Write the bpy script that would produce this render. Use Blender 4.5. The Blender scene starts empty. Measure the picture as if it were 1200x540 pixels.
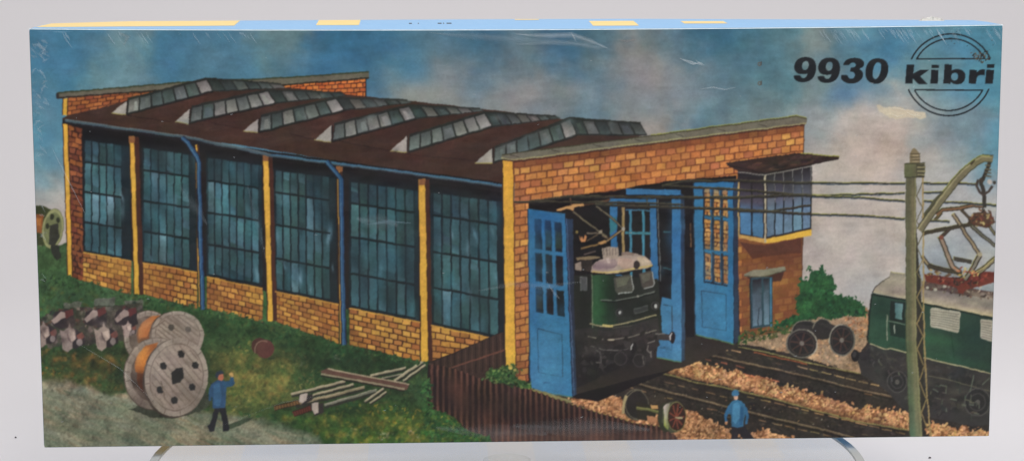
import bpy, math, random
import numpy as np
from mathutils import Vector
from mathutils.geometry import tessellate_polygon
from mathutils import noise as mnoise
random.seed(7)
scene = bpy.context.scene

# ------------------------------------------------------------------ camera
cam_d = bpy.data.cameras.new('camera'); cam = bpy.data.objects.new('camera', cam_d)
scene.collection.objects.link(cam); scene.camera = cam
cam.location = (-0.04920875, -1.05062165, 0.27014344)
cam.rotation_euler = (1.4181352963, 0.0015034, -0.0428513)
cam_d.sensor_width = 36; cam_d.lens = 75.0
cam_d.clip_start = 0.02; cam_d.clip_end = 50

# ------------------------------------------------------------------ world, lamps, exposure
w = bpy.data.worlds.new('World'); scene.world = w; w.use_nodes = True
bg = w.node_tree.nodes['Background']
bg.inputs[0].default_value = (0.975, 0.965, 0.985, 1); bg.inputs[1].default_value = 0.31
def area(name, loc, target, sx, sy, power, col):
    d = bpy.data.lights.new(name, 'AREA'); d.shape = 'RECTANGLE'; d.size = sx; d.size_y = sy
    d.energy = power; d.color = col
    o = bpy.data.objects.new(name, d); scene.collection.objects.link(o); o.location = loc
    o.rotation_euler = (Vector(target) - Vector(loc)).to_track_quat('-Z', 'Y').to_euler()
    return o
area('softbox_overhead', (-0.05, -0.32, 1.35), (-0.03, -0.05, 0), 1.9, 1.1, 16.4, (1.0, 0.99, 0.965))
area('softbox_front', (0.75, -1.9, 1.45), (0, 0, 0.1), 1.2, 1.0, 20.6, (1.0, 0.985, 0.975))
vs = scene.view_settings
vs.view_transform = 'Standard'; vs.look = 'None'; vs.exposure = 0.0; vs.gamma = 1.0
scene.render.filter_size = 1.6

# ------------------------------------------------------------------ materials
def lin(c):
    return tuple(((v/255)/12.92 if v/255 <= .04045 else ((v/255+.055)/1.055)**2.4) for v in c)
def nmat(name):
    m = bpy.data.materials.new(name); m.use_nodes = True
    nt = m.node_tree; return m, nt, nt.nodes['Principled BSDF'], nt.nodes, nt.links
def noise(N, L, co, scale, detail=3, rough=.55):
    n = N.new('ShaderNodeTexNoise'); n.inputs['Scale'].default_value = scale
    n.inputs['Detail'].default_value = detail; n.inputs['Roughness'].default_value = rough
    L.new(co, n.inputs['Vector']); return n
def math_(N, L, op, a, b):
    n = N.new('ShaderNodeMath'); n.operation = op
    for i, v in enumerate((a, b)):
        if isinstance(v, (int, float)): n.inputs[i].default_value = v
        else: L.new(v, n.inputs[i])
    return n.outputs[0]
def film_bump(N, L, co):
    mp = N.new('ShaderNodeMapping'); mp.inputs['Scale'].default_value = (1, 1, 2.2); L.new(co, mp.inputs[0])
    a = noise(N, L, mp.outputs[0], 14, 3); b = noise(N, L, co, 90, 2)
    h = math_(N, L, 'ADD', a.outputs[0], math_(N, L, 'MULTIPLY', b.outputs[0], .12))
    bu = N.new('ShaderNodeBump'); bu.inputs['Strength'].default_value = .25; bu.inputs['Distance'].default_value = .01
    L.new(h, bu.inputs['Height']); return bu.outputs[0]
def print_mat(name, amp_f, amp_c, scale_f=900, scale_c=170):
    m, nt, p, N, L = nmat(name)
    tc = N.new('ShaderNodeTexCoord'); co = tc.outputs['Object']
    at = N.new('ShaderNodeAttribute'); at.attribute_name = 'Col'
    f = noise(N, L, co, scale_f, 3, .6); c = noise(N, L, co, scale_c, 4, .6)
    v = math_(N, L, 'ADD', 1 - .5*amp_f - .5*amp_c,
              math_(N, L, 'ADD', math_(N, L, 'MULTIPLY', f.outputs[0], amp_f), math_(N, L, 'MULTIPLY', c.outputs[0], amp_c)))
    mx = N.new('ShaderNodeVectorMath'); mx.operation = 'SCALE'
    L.new(at.outputs['Color'], mx.inputs[0]); L.new(v, mx.inputs['Scale'])
    L.new(mx.outputs[0], p.inputs['Base Color'])
    p.inputs['Roughness'].default_value = .5; p.inputs['Specular IOR Level'].default_value = .12
    p.inputs['Coat Weight'].default_value = .22; p.inputs['Coat Roughness'].default_value = .12
    L.new(film_bump(N, L, co), p.inputs['Coat Normal'])
    return m
M_PRINT = print_mat('printed_card', .22, .12)
M_ROUGH = print_mat('printed_scenery', .3, .12)
M_FLAT = print_mat('printed_ink', .12, .1)
def scuff_glint_mat():
    m, nt, p, N, L = nmat('scuff_glint_film')
    at = N.new('ShaderNodeAttribute'); at.attribute_name = 'Col'
    L.new(at.outputs['Color'], p.inputs['Base Color'])
    tc = N.new('ShaderNodeTexCoord'); n = noise(N, L, tc.outputs['Object'], 420, 3)
    a = math_(N, L, 'MULTIPLY', at.outputs['Alpha'], math_(N, L, 'ADD', .45, n.outputs[0]))
    L.new(a, p.inputs['Alpha']); p.inputs['Roughness'].default_value = .35
    return m
M_FILM = scuff_glint_mat()

def plain(name, col, rough=.6, amp=.1, scale=60, spec=.4):
    m, nt, p, N, L = nmat(name); tc = N.new('ShaderNodeTexCoord')
    n = noise(N, L, tc.outputs['Object'], scale, 4)
    c = N.new('ShaderNodeVectorMath'); c.operation = 'SCALE'; c.inputs[0].default_value = lin(col)
    L.new(math_(N, L, 'ADD', 1-amp/2, math_(N, L, 'MULTIPLY', n.outputs[0], amp)), c.inputs['Scale'])
    L.new(c.outputs[0], p.inputs['Base Color']); p.inputs['Roughness'].default_value = rough
    p.inputs['Specular IOR Level'].default_value = spec
    return m
M_SWEEP = plain('white_sweep_paper', (232, 229, 231), .75, .03, 3, .2)
M_SIDE = plain('pale_blue_card', (136, 190, 236), .35, .08, 80)
M_YEL = plain('yellow_card_print', (250, 218, 140), .4, .06, 80)
M_TRAY = plain('grey_card', (120, 130, 135), .7, .1, 80)
M_INK = plain('black_ink', (45, 50, 60), .5, .1, 80)
M_EDGE = plain('worn_card_edge', (84, 112, 122), .4, .5, 300)
M_CRUMB = plain('grey_grit', (95, 92, 92), .8, .3, 900)
M_HIGHLIGHT = plain('edge_highlight_white', (214, 230, 240), .4, .5, 400)  # pale colour standing in for the film's highlight on the edge
def glass_mat():
    m, nt, p, N, L = nmat('clear_acrylic')
    p.inputs['Base Color'].default_value = (.97, .985, .98, 1); p.inputs['Transmission Weight'].default_value = 1
    p.inputs['Roughness'].default_value = .03; p.inputs['IOR'].default_value = 1.49
    return m
M_GLASS = glass_mat()
def disc_mat():
    m, nt, p, N, L = nmat('clear_acrylic_sheet'); out = N['Material Output']; N.remove(p)
    t = N.new('ShaderNodeBsdfTransparent'); t.inputs[0].default_value = (.99, .995, .99, 1)
    g = N.new('ShaderNodeBsdfGlossy'); g.inputs['Roughness'].default_value = .03
    f = N.new('ShaderNodeLayerWeight'); f.inputs['Blend'].default_value = .5
    q = math_(N, L, 'ADD', .01, math_(N, L, 'MULTIPLY', .2, math_(N, L, 'POWER', f.outputs['Facing'], 5.0)))
    mx = N.new('ShaderNodeMixShader'); L.new(q, mx.inputs[0]); L.new(t.outputs[0], mx.inputs[1]); L.new(g.outputs[0], mx.inputs[2])
    df = N.new('ShaderNodeBsdfDiffuse'); df.inputs[0].default_value = (.84, .83, .82, 1)
    m2 = N.new('ShaderNodeMixShader'); m2.inputs[0].default_value = .06
    L.new(mx.outputs[0], m2.inputs[1]); L.new(df.outputs[0], m2.inputs[2])
    L.new(m2.outputs[0], out.inputs['Surface']); return m
M_DISC = disc_mat()
M_RIM = plain('frosted_acrylic_rim', (182, 184, 184), 1.0, .1, 60, 0)

# ------------------------------------------------------------------ object helpers
COL = scene.collection
def link(name, me, mat, parent=None):
    o = bpy.data.objects.new(name, me); COL.objects.link(o)
    if mat: me.materials.append(mat)
    if parent: o.parent = parent
    return o
def mesh_obj(name, vs_, fs, mat, parent=None, smooth=False):
    me = bpy.data.meshes.new(name); me.from_pydata(vs_, [], fs); me.update()
    if smooth:
        for p in me.polygons: p.use_smooth = True
    return link(name, me, mat, parent)
def empty(name, loc, label, cat):
    o = bpy.data.objects.new(name, None); COL.objects.link(o); o.location = loc
    o['label'] = label; o['category'] = cat; o.empty_display_size = .05; return o

# ------------------------------------------------------------------ setting: paper sweep
TZ = -0.055
prof = [(-2.2, TZ), (0.75, TZ)]
for i in range(1, 17):
    a = math.radians(90*i/16); prof.append((0.75+.7*math.sin(a), TZ+.7-.7*math.cos(a)))
prof.append((1.45, 2.6))
v = []; f = []
for (y, z) in prof: v += [(-3, y, z), (3, y, z)]
for i in range(len(prof)-1): f.append((2*i, 2*i+1, 2*i+3, 2*i+2))
sweep = mesh_obj('backdrop', v, f, M_SWEEP, None, True); sweep['kind'] = 'structure'

# ------------------------------------------------------------------ turntable
DX, DY, DR, DZ = -.0075, -.008, .1745, -.0055
turn = empty('turntable', (DX, DY, TZ), 'clear round turntable disc with a grey rim under the long picture box', 'turntable')
def lathe(name, prof, mat, parent, n=128, smooth=True):
    v = []; f = []; k = len(prof)
    for i in range(n):
        a = 2*math.pi*i/n
        for (r, z) in prof: v.append((r*math.cos(a), r*math.sin(a), z))
    for i in range(n):
        j = (i+1) % n
        for q in range(k):
            s = (q+1) % k
            f.append((i*k+q, j*k+q, j*k+s, i*k+s))
    return mesh_obj(name, v, f, mat, parent, smooth)
dt = DZ - TZ
lathe('disc', [(.0001, dt), (DR, dt), (DR, dt-.0012), (.0001, dt-.0012)], M_DISC, turn, smooth=False)
lathe('rim', [(DR+.0002, dt), (DR+.0044, dt-.0001), (DR+.0044, dt-.0013), (DR+.0002, dt-.0013)], M_RIM, turn, smooth=False)
lathe('foot', [(.0001, .0005), (.012, .0005), (.012, dt-.0014), (.0001, dt-.0014)], M_DISC, turn, 64)
def boxmesh(x0, y0, z0, x1, y1, z1):
    return ([(x, y, z) for x in (x0, x1) for y in (y0, y1) for z in (z0, z1)],
            [(0, 1, 3, 2), (4, 6, 7, 5), (0, 4, 5, 1), (2, 3, 7, 6), (0, 2, 6, 4), (1, 5, 7, 3)])
for sx in (-.12, .12):
    bv, bf = boxmesh(sx-.006-DX, .044-DY, dt+.0001, sx+.006-DX, .054-DY, -TZ-.0001)
    mesh_obj('support_pad', bv, bf, M_DISC, turn)

# ------------------------------------------------------------------ the box
W, H, D = .48, .2096182, .058
BOX = empty('kit_box', (0, D/2, 0), 'long shrink-wrapped model kit box printed with a brick engine shed, standing on edge', 'box')
def kid(name, vs_, fs, mat, parent=None, smooth=False):
    o = mesh_obj(name, vs_, fs, mat, parent or BOX, smooth)
    return o
BOX_OFF = Vector((0, -D/2, 0))
def dip(x):      # the worn front top edge sags a little towards the middle
    t = (x+.24)/.48; return -.0014*max(0, math.sin(math.pi*t))**.8
def back_z(x):
    t = (x+.24)/.48; return H - .0009*max(0, 1-t*12) + .0004*math.sin(math.pi*t) - .0010*max(0, (t-.62)/.38)
NX = 96
xs = [-.2397] + [-.2390 + .4780*i/(NX-2) for i in range(NX-1)] + [.2397]
R_ = .0010
# lid: front panel + rounded edges + side walls, as one shell
v = []; f = []
# rounded rectangular shell built from sections along x
sec = []
for i, x in enumerate(xs):
    e = 0.0007 if i in (0, NX) else 0
    zt = H + dip(x)
    zb = back_z(x)
    s = [(R_+e, e*.6), (.0003+e, .0003+e), (e, R_+e), (e, zt-R_-.0004-e), (.0003+e, zt-.0005-e), (R_*1.1+e, zt-e)]
    s += [(D*.5, (zt+zb)/2+.0002), (D, zb)] + [(D, .0005), (D-.001, 0)]
    sec.append(s); v += [(x, y, z) for (y, z) in s]
k = len(sec[0])
for i in range(NX):
    for q in range(k):
        s = (q+1) % k
        f.append((i*k+q, (i+1)*k+q, (i+1)*k+s, i*k+s))
f.append(tuple(range(k-1, -1, -1))); f.append(tuple(NX*k+q for q in range(k)))
lid = mesh_obj('lid', [tuple(Vector(p)+BOX_OFF) for p in v], f, M_SIDE, BOX)
lid.data.materials.append(M_EDGE)
for i in range(NX):
    for q in range(5): lid.data.polygons[i*k+q].material_index = 1
def on_top(name, x0, x1, y0a, y1a, mat, parent, y0b=None, y1b=None, dz=.00006):
    y0b = y0a if y0b is None else y0b; y1b = y1a if y1b is None else y1b
    n = max(2, int((x1-x0)/.005)); vv = []; ff = []
    for i in range(n+1):
        t = i/n; x = x0+(x1-x0)*t; ya = y0a+(y0b-y0a)*t; yb = y1a+(y1b-y1a)*t
        ym = min(max(D*.5, min(ya, yb)+.00002), max(ya, yb)-.00001)
        for y in (ya, ym, yb):
            zt = H+dip(x); zb = back_z(x); zm = (zt+zb)/2+.0002
            z = zt+(zm-zt)*(y-R_)/(D*.5-R_) if y < D*.5 else zm+(zb-zm)*(y-D*.5)/(D*.5)
            vv.append((x, y, z+dz))
        if i:
            for q in (0, 1): ff.append((3*i-3+q, 3*i+q, 3*i+1+q, 3*i-2+q))
    return mesh_obj(name, [tuple(Vector(p)+BOX_OFF) for p in vv], ff, mat, parent)
on_top('yellow_patch', -.2385, -.142, .012, D-.001, M_YEL, lid, .022, D-.001)
on_top('yellow_patch', -.1015, -.080, .024, D-.001, M_YEL, lid)
on_top('yellow_patch', -.0005, .012, .052, D-.001, M_YEL, lid)
on_top('yellow_patch', .037, .060, .016, D-.014, M_YEL, lid)
on_top('yellow_patch', .084, .106, .026, D-.016, M_YEL, lid)
for (a, b) in ((-.055, -.0535), (-.0505, -.0500), (-.0405, -.0385), (-.0378, -.0372), (-.036, -.0335)):
    on_top('stamp_mark', a, b, .030, .036, M_INK, lid)
# patches on the underside, mirrored in the disc
for (a, b) in ((-.190, -.143), (-.104, -.078), (-.016, .008), (.034, .058), (.112, .136)):
    kid('yellow_patch', [(a, .004-D/2, -.00005), (b, .004-D/2, -.00005), (b, D/2-.004, -.00005), (a, D/2-.004, -.00005)], [(3, 2, 1, 0)], M_YEL, lid)
# glossy film highlight painted as a white strip along the front top edge
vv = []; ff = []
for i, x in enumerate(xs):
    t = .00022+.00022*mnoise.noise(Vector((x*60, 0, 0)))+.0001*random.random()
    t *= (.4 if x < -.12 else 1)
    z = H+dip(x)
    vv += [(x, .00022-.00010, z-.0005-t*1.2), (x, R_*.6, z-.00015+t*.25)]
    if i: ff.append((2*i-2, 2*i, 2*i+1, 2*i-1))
kid('edge_highlight', [tuple(Vector(p)+BOX_OFF) for p in vv], ff, M_HIGHLIGHT, lid)

# ------------------------------------------------------------------ flat printing on the front panel
HH = (4.14854030e-04, 8.73027054e-07, -2.53199465e-01, -3.92449017e-06, -4.25779375e-04, 2.22816928e-01, -1.68068550e-05, -5.99517799e-05)
def face(px, py):
    d = HH[6]*px+HH[7]*py+1
    return ((HH[0]*px+HH[1]*py+HH[2])/d, (HH[3]*px+HH[4]*py+HH[5])/d)
LU = 1.0e-5
def clampf(u, w_):
    u = max(-.2393, min(.2393, u)); w_ = max(.0005, min(H+dip(u)-.0012, w_)); return u, w_
class Part:
    def __init__(s, name, mat=None, parent=None, label=None):
        s.name, s.mat, s.parent, s.label = name, mat or M_PRINT, parent, label
        s.v = []; s.f = []; s.c = []; s.obj = None
    def add(s, pts, cols, faces, z):
        if s.mat is not M_FILM:
            OPS.append((z, len(OPS), s, [rast(*p) for p in pts], cols, faces)); s.used = True; return
        b = len(s.v); y = -.00010 - max(0, z-92)*LU - D/2
        for (px, py) in pts:
            u, w_ = clampf(*face(px, py)); s.v.append((u, y, w_))
        for c in cols: s.c.append((*lin(c[:3]), c[3] if len(c) > 3 else 1.0))
        for f_ in faces: s.f.append(tuple(b+i for i in f_))
    def poly(s, pts, col, z, holes=None):
        if holes:
            al = [pts]+holes; flat = [p for r in al for p in r]
            t = tessellate_polygon([[Vector((p[0], p[1], 0)) for p in r] for r in al])
            s.add(flat, [col]*len(flat), [tuple(a) for a in t], z)
        elif len(pts) > 4:
            t = tessellate_polygon([[Vector((p[0], p[1], 0)) for p in pts]])
            s.add(pts, [col]*len(pts), [tuple(a) for a in t], z)
        else: s.add(pts, [col]*len(pts), [tuple(range(len(pts)))], z)
        return s
    def gpoly(s, pts, cols, z):
        s.add(pts, cols, [tuple(range(len(pts)))], z); return s
    def line(s, pts, wd, col, z, w2=None):
        n = len(pts); P = []
        for i, (x, y) in enumerate(pts):
            a = pts[max(0, i-1)]; b = pts[min(n-1, i+1)]
            dx, dy = b[0]-a[0], b[1]-a[1]; l = math.hypot(dx, dy) or 1
            ww = (wd if w2 is None else wd+(w2-wd)*i/(n-1))/2
            P += [(x-dy/l*ww, y+dx/l*ww), (x+dy/l*ww, y-dx/l*ww)]
        s.add(P, [col]*len(P), [(2*i, 2*i+2, 2*i+3, 2*i+1) for i in range(n-1)], z); return s
    def ell(s, cx, cy, rx, ry, col, z, tilt=0, n=28, rin=None, a0=0, a1=360, col2=None):
        t = math.radians(tilt); P = []; C = []
        full = abs(a1-a0) >= 360; m = n if full else n+1
        for i in range(m):
            a = math.radians(a0+(a1-a0)*i/n)
            for k_ in ((1,) if rin is None else (1, rin)):
                x, y = rx*k_*math.cos(a), ry*k_*math.sin(a)
                P.append((cx+x*math.cos(t)-y*math.sin(t), cy+x*math.sin(t)+y*math.cos(t)))
                C.append(col)
        if rin is None:
            P.append((cx, cy)); C.append(col2 or col); k_ = len(P)-1
            F = [(i, (i+1) % m, k_) for i in range(n if full else n)]
            F = [q for q in F if q[0] != q[1] and q[1] < m]
        else:
            F = []
            for i in range(n if full else n):
                j = (i+1) % m
                F.append((2*i, 2*j, 2*j+1, 2*i+1))
        s.add(P, C, F, z); return s
    def build(s, cells=None):
        par = s.parent.obj if isinstance(s.parent, Part) else (s.parent or BOX)
        kids = any(p.parent is s for p in PARTS)
        if s.mat is M_FILM:
            me = bpy.data.meshes.new(s.name); me.from_pydata(s.v, [], s.f); me.update()
            at = me.color_attributes.new('Col', 'FLOAT_COLOR', 'POINT')
            at.data.foreach_set('color', [x for c in s.c for x in c]); s.obj = link(s.name, me, s.mat, par)
        elif cells is None or len(cells) == 0:
            if not kids: return
            s.obj = bpy.data.objects.new(s.name, None); COL.objects.link(s.obj); s.obj.parent = par
        else:
            cj, ci = np.divmod(cells, GW)
            a = cj*(GW+1)+ci
            quad = np.stack([a+GW+1, a+GW+2, a+1, a], 1)
            u, inv = np.unique(quad.ravel(), return_inverse=True)
            me = bpy.data.meshes.new(s.name); me.vertices.add(len(u)); me.vertices.foreach_set('co', VXYZ[u].ravel().astype(np.float32))
            me.loops.add(len(inv)); me.loops.foreach_set('vertex_index', inv.ravel().astype(np.int32))
            me.polygons.add(len(cells)); me.polygons.foreach_set('loop_start', np.arange(0, len(inv), 4, dtype=np.int32))
            me.update(calc_edges=True)
            at = me.color_attributes.new('Col', 'FLOAT_COLOR', 'POINT')
            at.data.foreach_set('color', VCOL[u].ravel().astype(np.float32))
            s.obj = link(s.name, me, s.mat, par)
        if s.label: s.obj['label'] = s.label
        return s.obj
# the picture is laid out on a fine lattice over the front panel: SS lattice samples per cell
GW, GH, SS = 1180, 506, 2
X0F, X1F, Z0F, Z1F = -.2394, .2394, .0004, H-.0004
RW, RH = GW*SS, GH*SS
def rast(px, py):
    u, w_ = face(px, py)
    return ((u-X0F)/(X1F-X0F)*RW, (Z1F-w_)/(Z1F-Z0F)*RH)
KX = RW/((X1F-X0F)/.48*1126)      # lattice samples per photo pixel, roughly
OPS = []
def dab(x, y, rx, ry, col, a, z, ang=0, parts=None):
    """soft airbrush mark of the printed painting; parts: only over these printed parts"""
    OPS.append((z, len(OPS), None, rast(x, y), (rx, ry, ang, a, parts), col))
def fill(C, ID, pid, P, cols, faces):
    for f_ in faces:
        pts = [P[i] for i in f_]; cs_ = [cols[i][:3] for i in f_]
        xs_ = [p[0] for p in pts]; ys_ = [p[1] for p in pts]
        x0, x1 = max(0, int(min(xs_)-.5)), min(RW-1, int(max(xs_)+.5)+1); y0, y1 = max(0, int(min(ys_)-.5)), min(RH-1, int(max(ys_)+.5)+1)
        if x1 < x0 or y1 < y0: continue
        gx = np.arange(x0, x1+1)+.5; gy = (np.arange(y0, y1+1)+.5)[:, None]
        flat = all(c == cs_[0] for c in cs_)
        tris = [pts] if flat else [[pts[0], pts[i], pts[i+1]] for i in range(1, len(pts)-1)]
        for k_, T_ in enumerate(tris):
            n = len(T_); A_ = sum(T_[i][0]*T_[(i+1) % n][1]-T_[(i+1) % n][0]*T_[i][1] for i in range(n))
            if abs(A_) < 1e-6: continue
            sg = 1 if A_ > 0 else -1; m_ = None; E_ = []
            for i in range(n):
                (ax, ay), (bx, by) = T_[i], T_[(i+1) % n]
                e = sg*((bx-ax)*(gy-ay)-(by-ay)*(gx-ax)); E_.append(e); q = e >= -1e-4; m_ = q if m_ is None else (m_ & q)
            if not m_.any(): continue
            sub_ = C[y0:y1+1, x0:x1+1]
            if flat: sub_[m_] = cs_[0]
            else:
                c3 = [cs_[0], cs_[k_+1], cs_[k_+2]]; w0, w1, w2 = E_[1]/abs(A_), E_[2]/abs(A_), E_[0]/abs(A_)
                col = w0[..., None]*np.array(c3[0])+w1[..., None]*np.array(c3[1])+w2[..., None]*np.array(c3[2])
                sub_[m_] = col[m_]
            ID[y0:y1+1, x0:x1+1][m_] = pid
def blur(A_, sg):
    r = int(3*sg+1); k_ = np.exp(-.5*(np.arange(-r, r+1)/sg)**2); k_ /= k_.sum()
    for ax in (0, 1):
        Pd = np.pad(A_, [(r, r) if a == ax else (0, 0) for a in range(A_.ndim)], mode='edge')
        out = np.zeros_like(A_)
        for i, kk in enumerate(k_):
            sl_ = [slice(None)]*A_.ndim; sl_[ax] = slice(i, i+A_.shape[ax]); out += kk*Pd[tuple(sl_)]
        A_ = out
    return A_
def vnoise(rng, cell, octv=3, pers=.55, sx=1.0, sy=1.0):
    out = np.zeros((RH, RW), np.float32); amp = 1; tot = 0
    for o_ in range(octv):
        cx, cy = max(1.5, cell*sx/2**o_), max(1.5, cell*sy/2**o_)
        g = rng.standard_normal((int(RH/cy)+4, int(RW/cx)+4)).astype(np.float32)
        yy = np.arange(RH)/cy; xx = np.arange(RW)/cx
        y0 = yy.astype(int); x0 = xx.astype(int); fy = (yy-y0); fx = (xx-x0)
        fy = (fy*fy*(3-2*fy))[:, None]; fx = (fx*fx*(3-2*fx))[None]
        r0 = g[y0][:, x0]*(1-fx)+g[y0][:, x0+1]*fx; r1 = g[y0+1][:, x0]*(1-fx)+g[y0+1][:, x0+1]*fx
        out += amp*(r0*(1-fy)+r1*fy).astype(np.float32); tot += amp; amp *= pers
    return out/tot
def paint_all():
    global VXYZ, VCOL
    rng = np.random.default_rng(5)
    C = np.zeros((RH, RW, 3), np.float32); ID = np.zeros((RH, RW), np.int32)
    pid = {id(p): i for i, p in enumerate(PARTS)}
    byname = {}
    for i, p in enumerate(PARTS): byname.setdefault(p.name, []).append(i)
    flat_ops = []
    for op in sorted(OPS, key=lambda o: (o[0], o[1])):
        if op[2] is None:
            (cx, cy), (rx, ry, ang, a, only), col = op[3], op[4], op[5]
            rx, ry = rx*KX, ry*KX; R2 = 2.6*max(rx, ry)
            x0, x1 = max(0, int(cx-R2)), min(RW, int(cx+R2)); y0, y1 = max(0, int(cy-R2)), min(RH, int(cy+R2))
            if x1 <= x0 or y1 <= y0: continue
            gx = np.arange(x0, x1)-cx; gy = (np.arange(y0, y1)-cy)[:, None]; ca, sa = math.cos(ang), math.sin(ang)
            w_ = a*np.exp(-.5*(((gx*ca+gy*sa)/rx)**2+((gy*ca-gx*sa)/ry)**2))
            if only: w_ = w_*np.isin(ID[y0:y1, x0:x1], [i for n_ in only for i in byname.get(n_, [])])
            C[y0:y1, x0:x1] += w_[..., None]*(np.array(col, np.float32)-C[y0:y1, x0:x1]); continue
        if op[2].mat is M_FLAT: flat_ops.append(op); continue
        fill(C, ID, pid[id(op[2])], op[3], op[4], op[5])
    # hand-painted wobble of the edges
    dx = vnoise(rng, 22, 2)*.75; dy = vnoise(rng, 22, 2)*.75
    yy = np.clip(np.arange(RH)[:, None]+dy, 0, RH-1).astype(int); xx = np.clip(np.arange(RW)[None]+dx, 0, RW-1).astype(int)
    C = C[yy, xx]; ID = ID[yy, xx]
    rough_ids = [i for i, p in enumerate(PARTS) if p.mat is M_ROUGH]
    Rm = blur(np.isin(ID, rough_ids).astype(np.float32), 2)
    sky_m = blur(np.isin(ID, byname['printed_sky']).astype(np.float32), 2)
    n1 = vnoise(rng, 6, 3, .7); n2 = vnoise(rng, 26, 3); n3 = vnoise(rng, 90, 3); st = vnoise(rng, 12, 3, .6, 3.2, .8)
    amp = (.055+.10*Rm-.03*sky_m)*n1+(.05+.07*Rm-.03*sky_m)*n2+.035*n3+.03*st
    # local tint drift of the old offset print
    C = blur(C, .8)
    C = C*(1+amp[..., None])+np.stack([vnoise(rng, 40, 2), vnoise(rng, 40, 2), vnoise(rng, 40, 2)], -1)*1.3
    tmp = C.copy()
    for op in flat_ops: fill(tmp, ID, pid[id(op[2])], op[3], op[4], op[5])
    tmp = blur(tmp, .6)
    C = np.clip(tmp, 4, 250)/255
    # lattice vertices (average of the samples around each vertex)
    Pd = np.pad(C, [(SS//2, SS//2), (SS//2, SS//2), (0, 0)], mode='edge')
    V = np.zeros((GH+1, GW+1, 3), np.float32)
    for a in range(SS):
        for b in range(SS): V += Pd[a:a+GH*SS+1:SS, b:b+GW*SS+1:SS][:GH+1, :GW+1]
    V /= SS*SS
    lin_ = np.where(V <= .04045, V/12.92, ((V+.055)/1.055)**2.4)
    VCOL = np.concatenate([lin_, np.ones((GH+1, GW+1, 1))], -1).reshape(-1, 4)
    gu = np.linspace(X0F, X1F, GW+1); gw = np.linspace(Z1F, Z0F, GH+1)
    GU, GWW = np.meshgrid(gu, gw)
    dipv = np.array([dip(x) for x in gu])[None]*((GWW-Z0F)/(Z1F-Z0F))**8
    VXYZ = np.stack([GU, np.full_like(GU, -.00004-D/2), GWW+dipv], -1).reshape(-1, 3)
    cid = ID[SS//2::SS, SS//2::SS][:GH, :GW].ravel()
    order = np.argsort(cid, kind='stable'); sc_ = cid[order]
    st_ = np.searchsorted(sc_, np.arange(len(PARTS))); en_ = np.searchsorted(sc_, np.arange(len(PARTS)), side='right')
    for i, p in enumerate(PARTS): p.build(order[st_[i]:en_[i]])
PARTS = []
def part(name, mat=None, parent=None, label=None):
    p = Part(name, mat, parent, label); PARTS.append(p); return p
def jit(c, a, g=None):
    b = random.uniform(-a, a)
    return tuple(max(0, min(255, x*(1+b)+random.uniform(-1, 1)*(g if g is not None else a*25))) for x in c[:3])
def mix(a, b, t): return tuple(x+(y-x)*t for x, y in zip(a, b))
def inside(x, y, P):
    r = False; j = len(P)-1
    for i in range(len(P)):
        xi, yi = P[i]; xj, yj = P[j]
        if (yi > y) != (yj > y) and x < (xj-xi)*(y-yi)/(yj-yi)+xi: r = not r
        j = i
    return r
def homog(q):  # unit square -> quad TL,TR,BR,BL
    (x0, y0), (x1, y1), (x2, y2), (x3, y3) = q
    dx1, dx2, dx3 = x1-x2, x3-x2, x0-x1+x2-x3
    dy1, dy2, dy3 = y1-y2, y3-y2, y0-y1+y2-y3
    den = dx1*dy2-dx2*dy1
    g = (dx3*dy2-dx2*dy3)/den; h = (dx1*dy3-dx3*dy1)/den
    a, b, c = x1-x0+g*x1, x3-x0+h*x3, x0; d, e, f_ = y1-y0+g*y1, y3-y0+h*y3, y0
    return lambda u, v_: ((a*u+b*v_+c)/(g*u+h*v_+1), (d*u+e*v_+f_)/(g*u+h*v_+1))
def bilin(q):
    def F(u, v_):
        a = mix(q[0], q[1], u); b = mix(q[3], q[2], u); return mix(a, b, v_)
    return F
def bricks(p, q, nx, ny, pal, mortar, z, persp=False, jag=.12, m=.14, dark=None):
    F = (homog if persp else bilin)(q)
    p.poly([F(0, 0), F(1, 0), F(1, 1), F(0, 1)], mortar, z)
    for r in range(ny):
        off = (r % 2)*.5
        for c in range(-1, nx):
            a = max(0, (c+off+m*.5)/nx); b = min(1, (c+1+off-m*.4)/nx)
            if b-a < .15/nx: continue
            t0, t1 = (r+m*.7)/ny, (r+1-m*.7)/ny
            J = lambda: random.uniform(-jag, jag)*.35
            col = jit(random.choice(pal), .09)
            if dark: col = mix(col, (0, 0, 0), dark((a+b)/2, (t0+t1)/2))
            P = [F(min(1, max(0, a+J()/nx)), t0+J()/ny), F(min(1, max(0, b+J()/nx)), t0+J()/ny),
                 F(min(1, max(0, b+J()/nx)), t1+J()/ny), F(min(1, max(0, a+J()/nx)), t1+J()/ny)]
            p.poly(P, col, z+.6)
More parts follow.
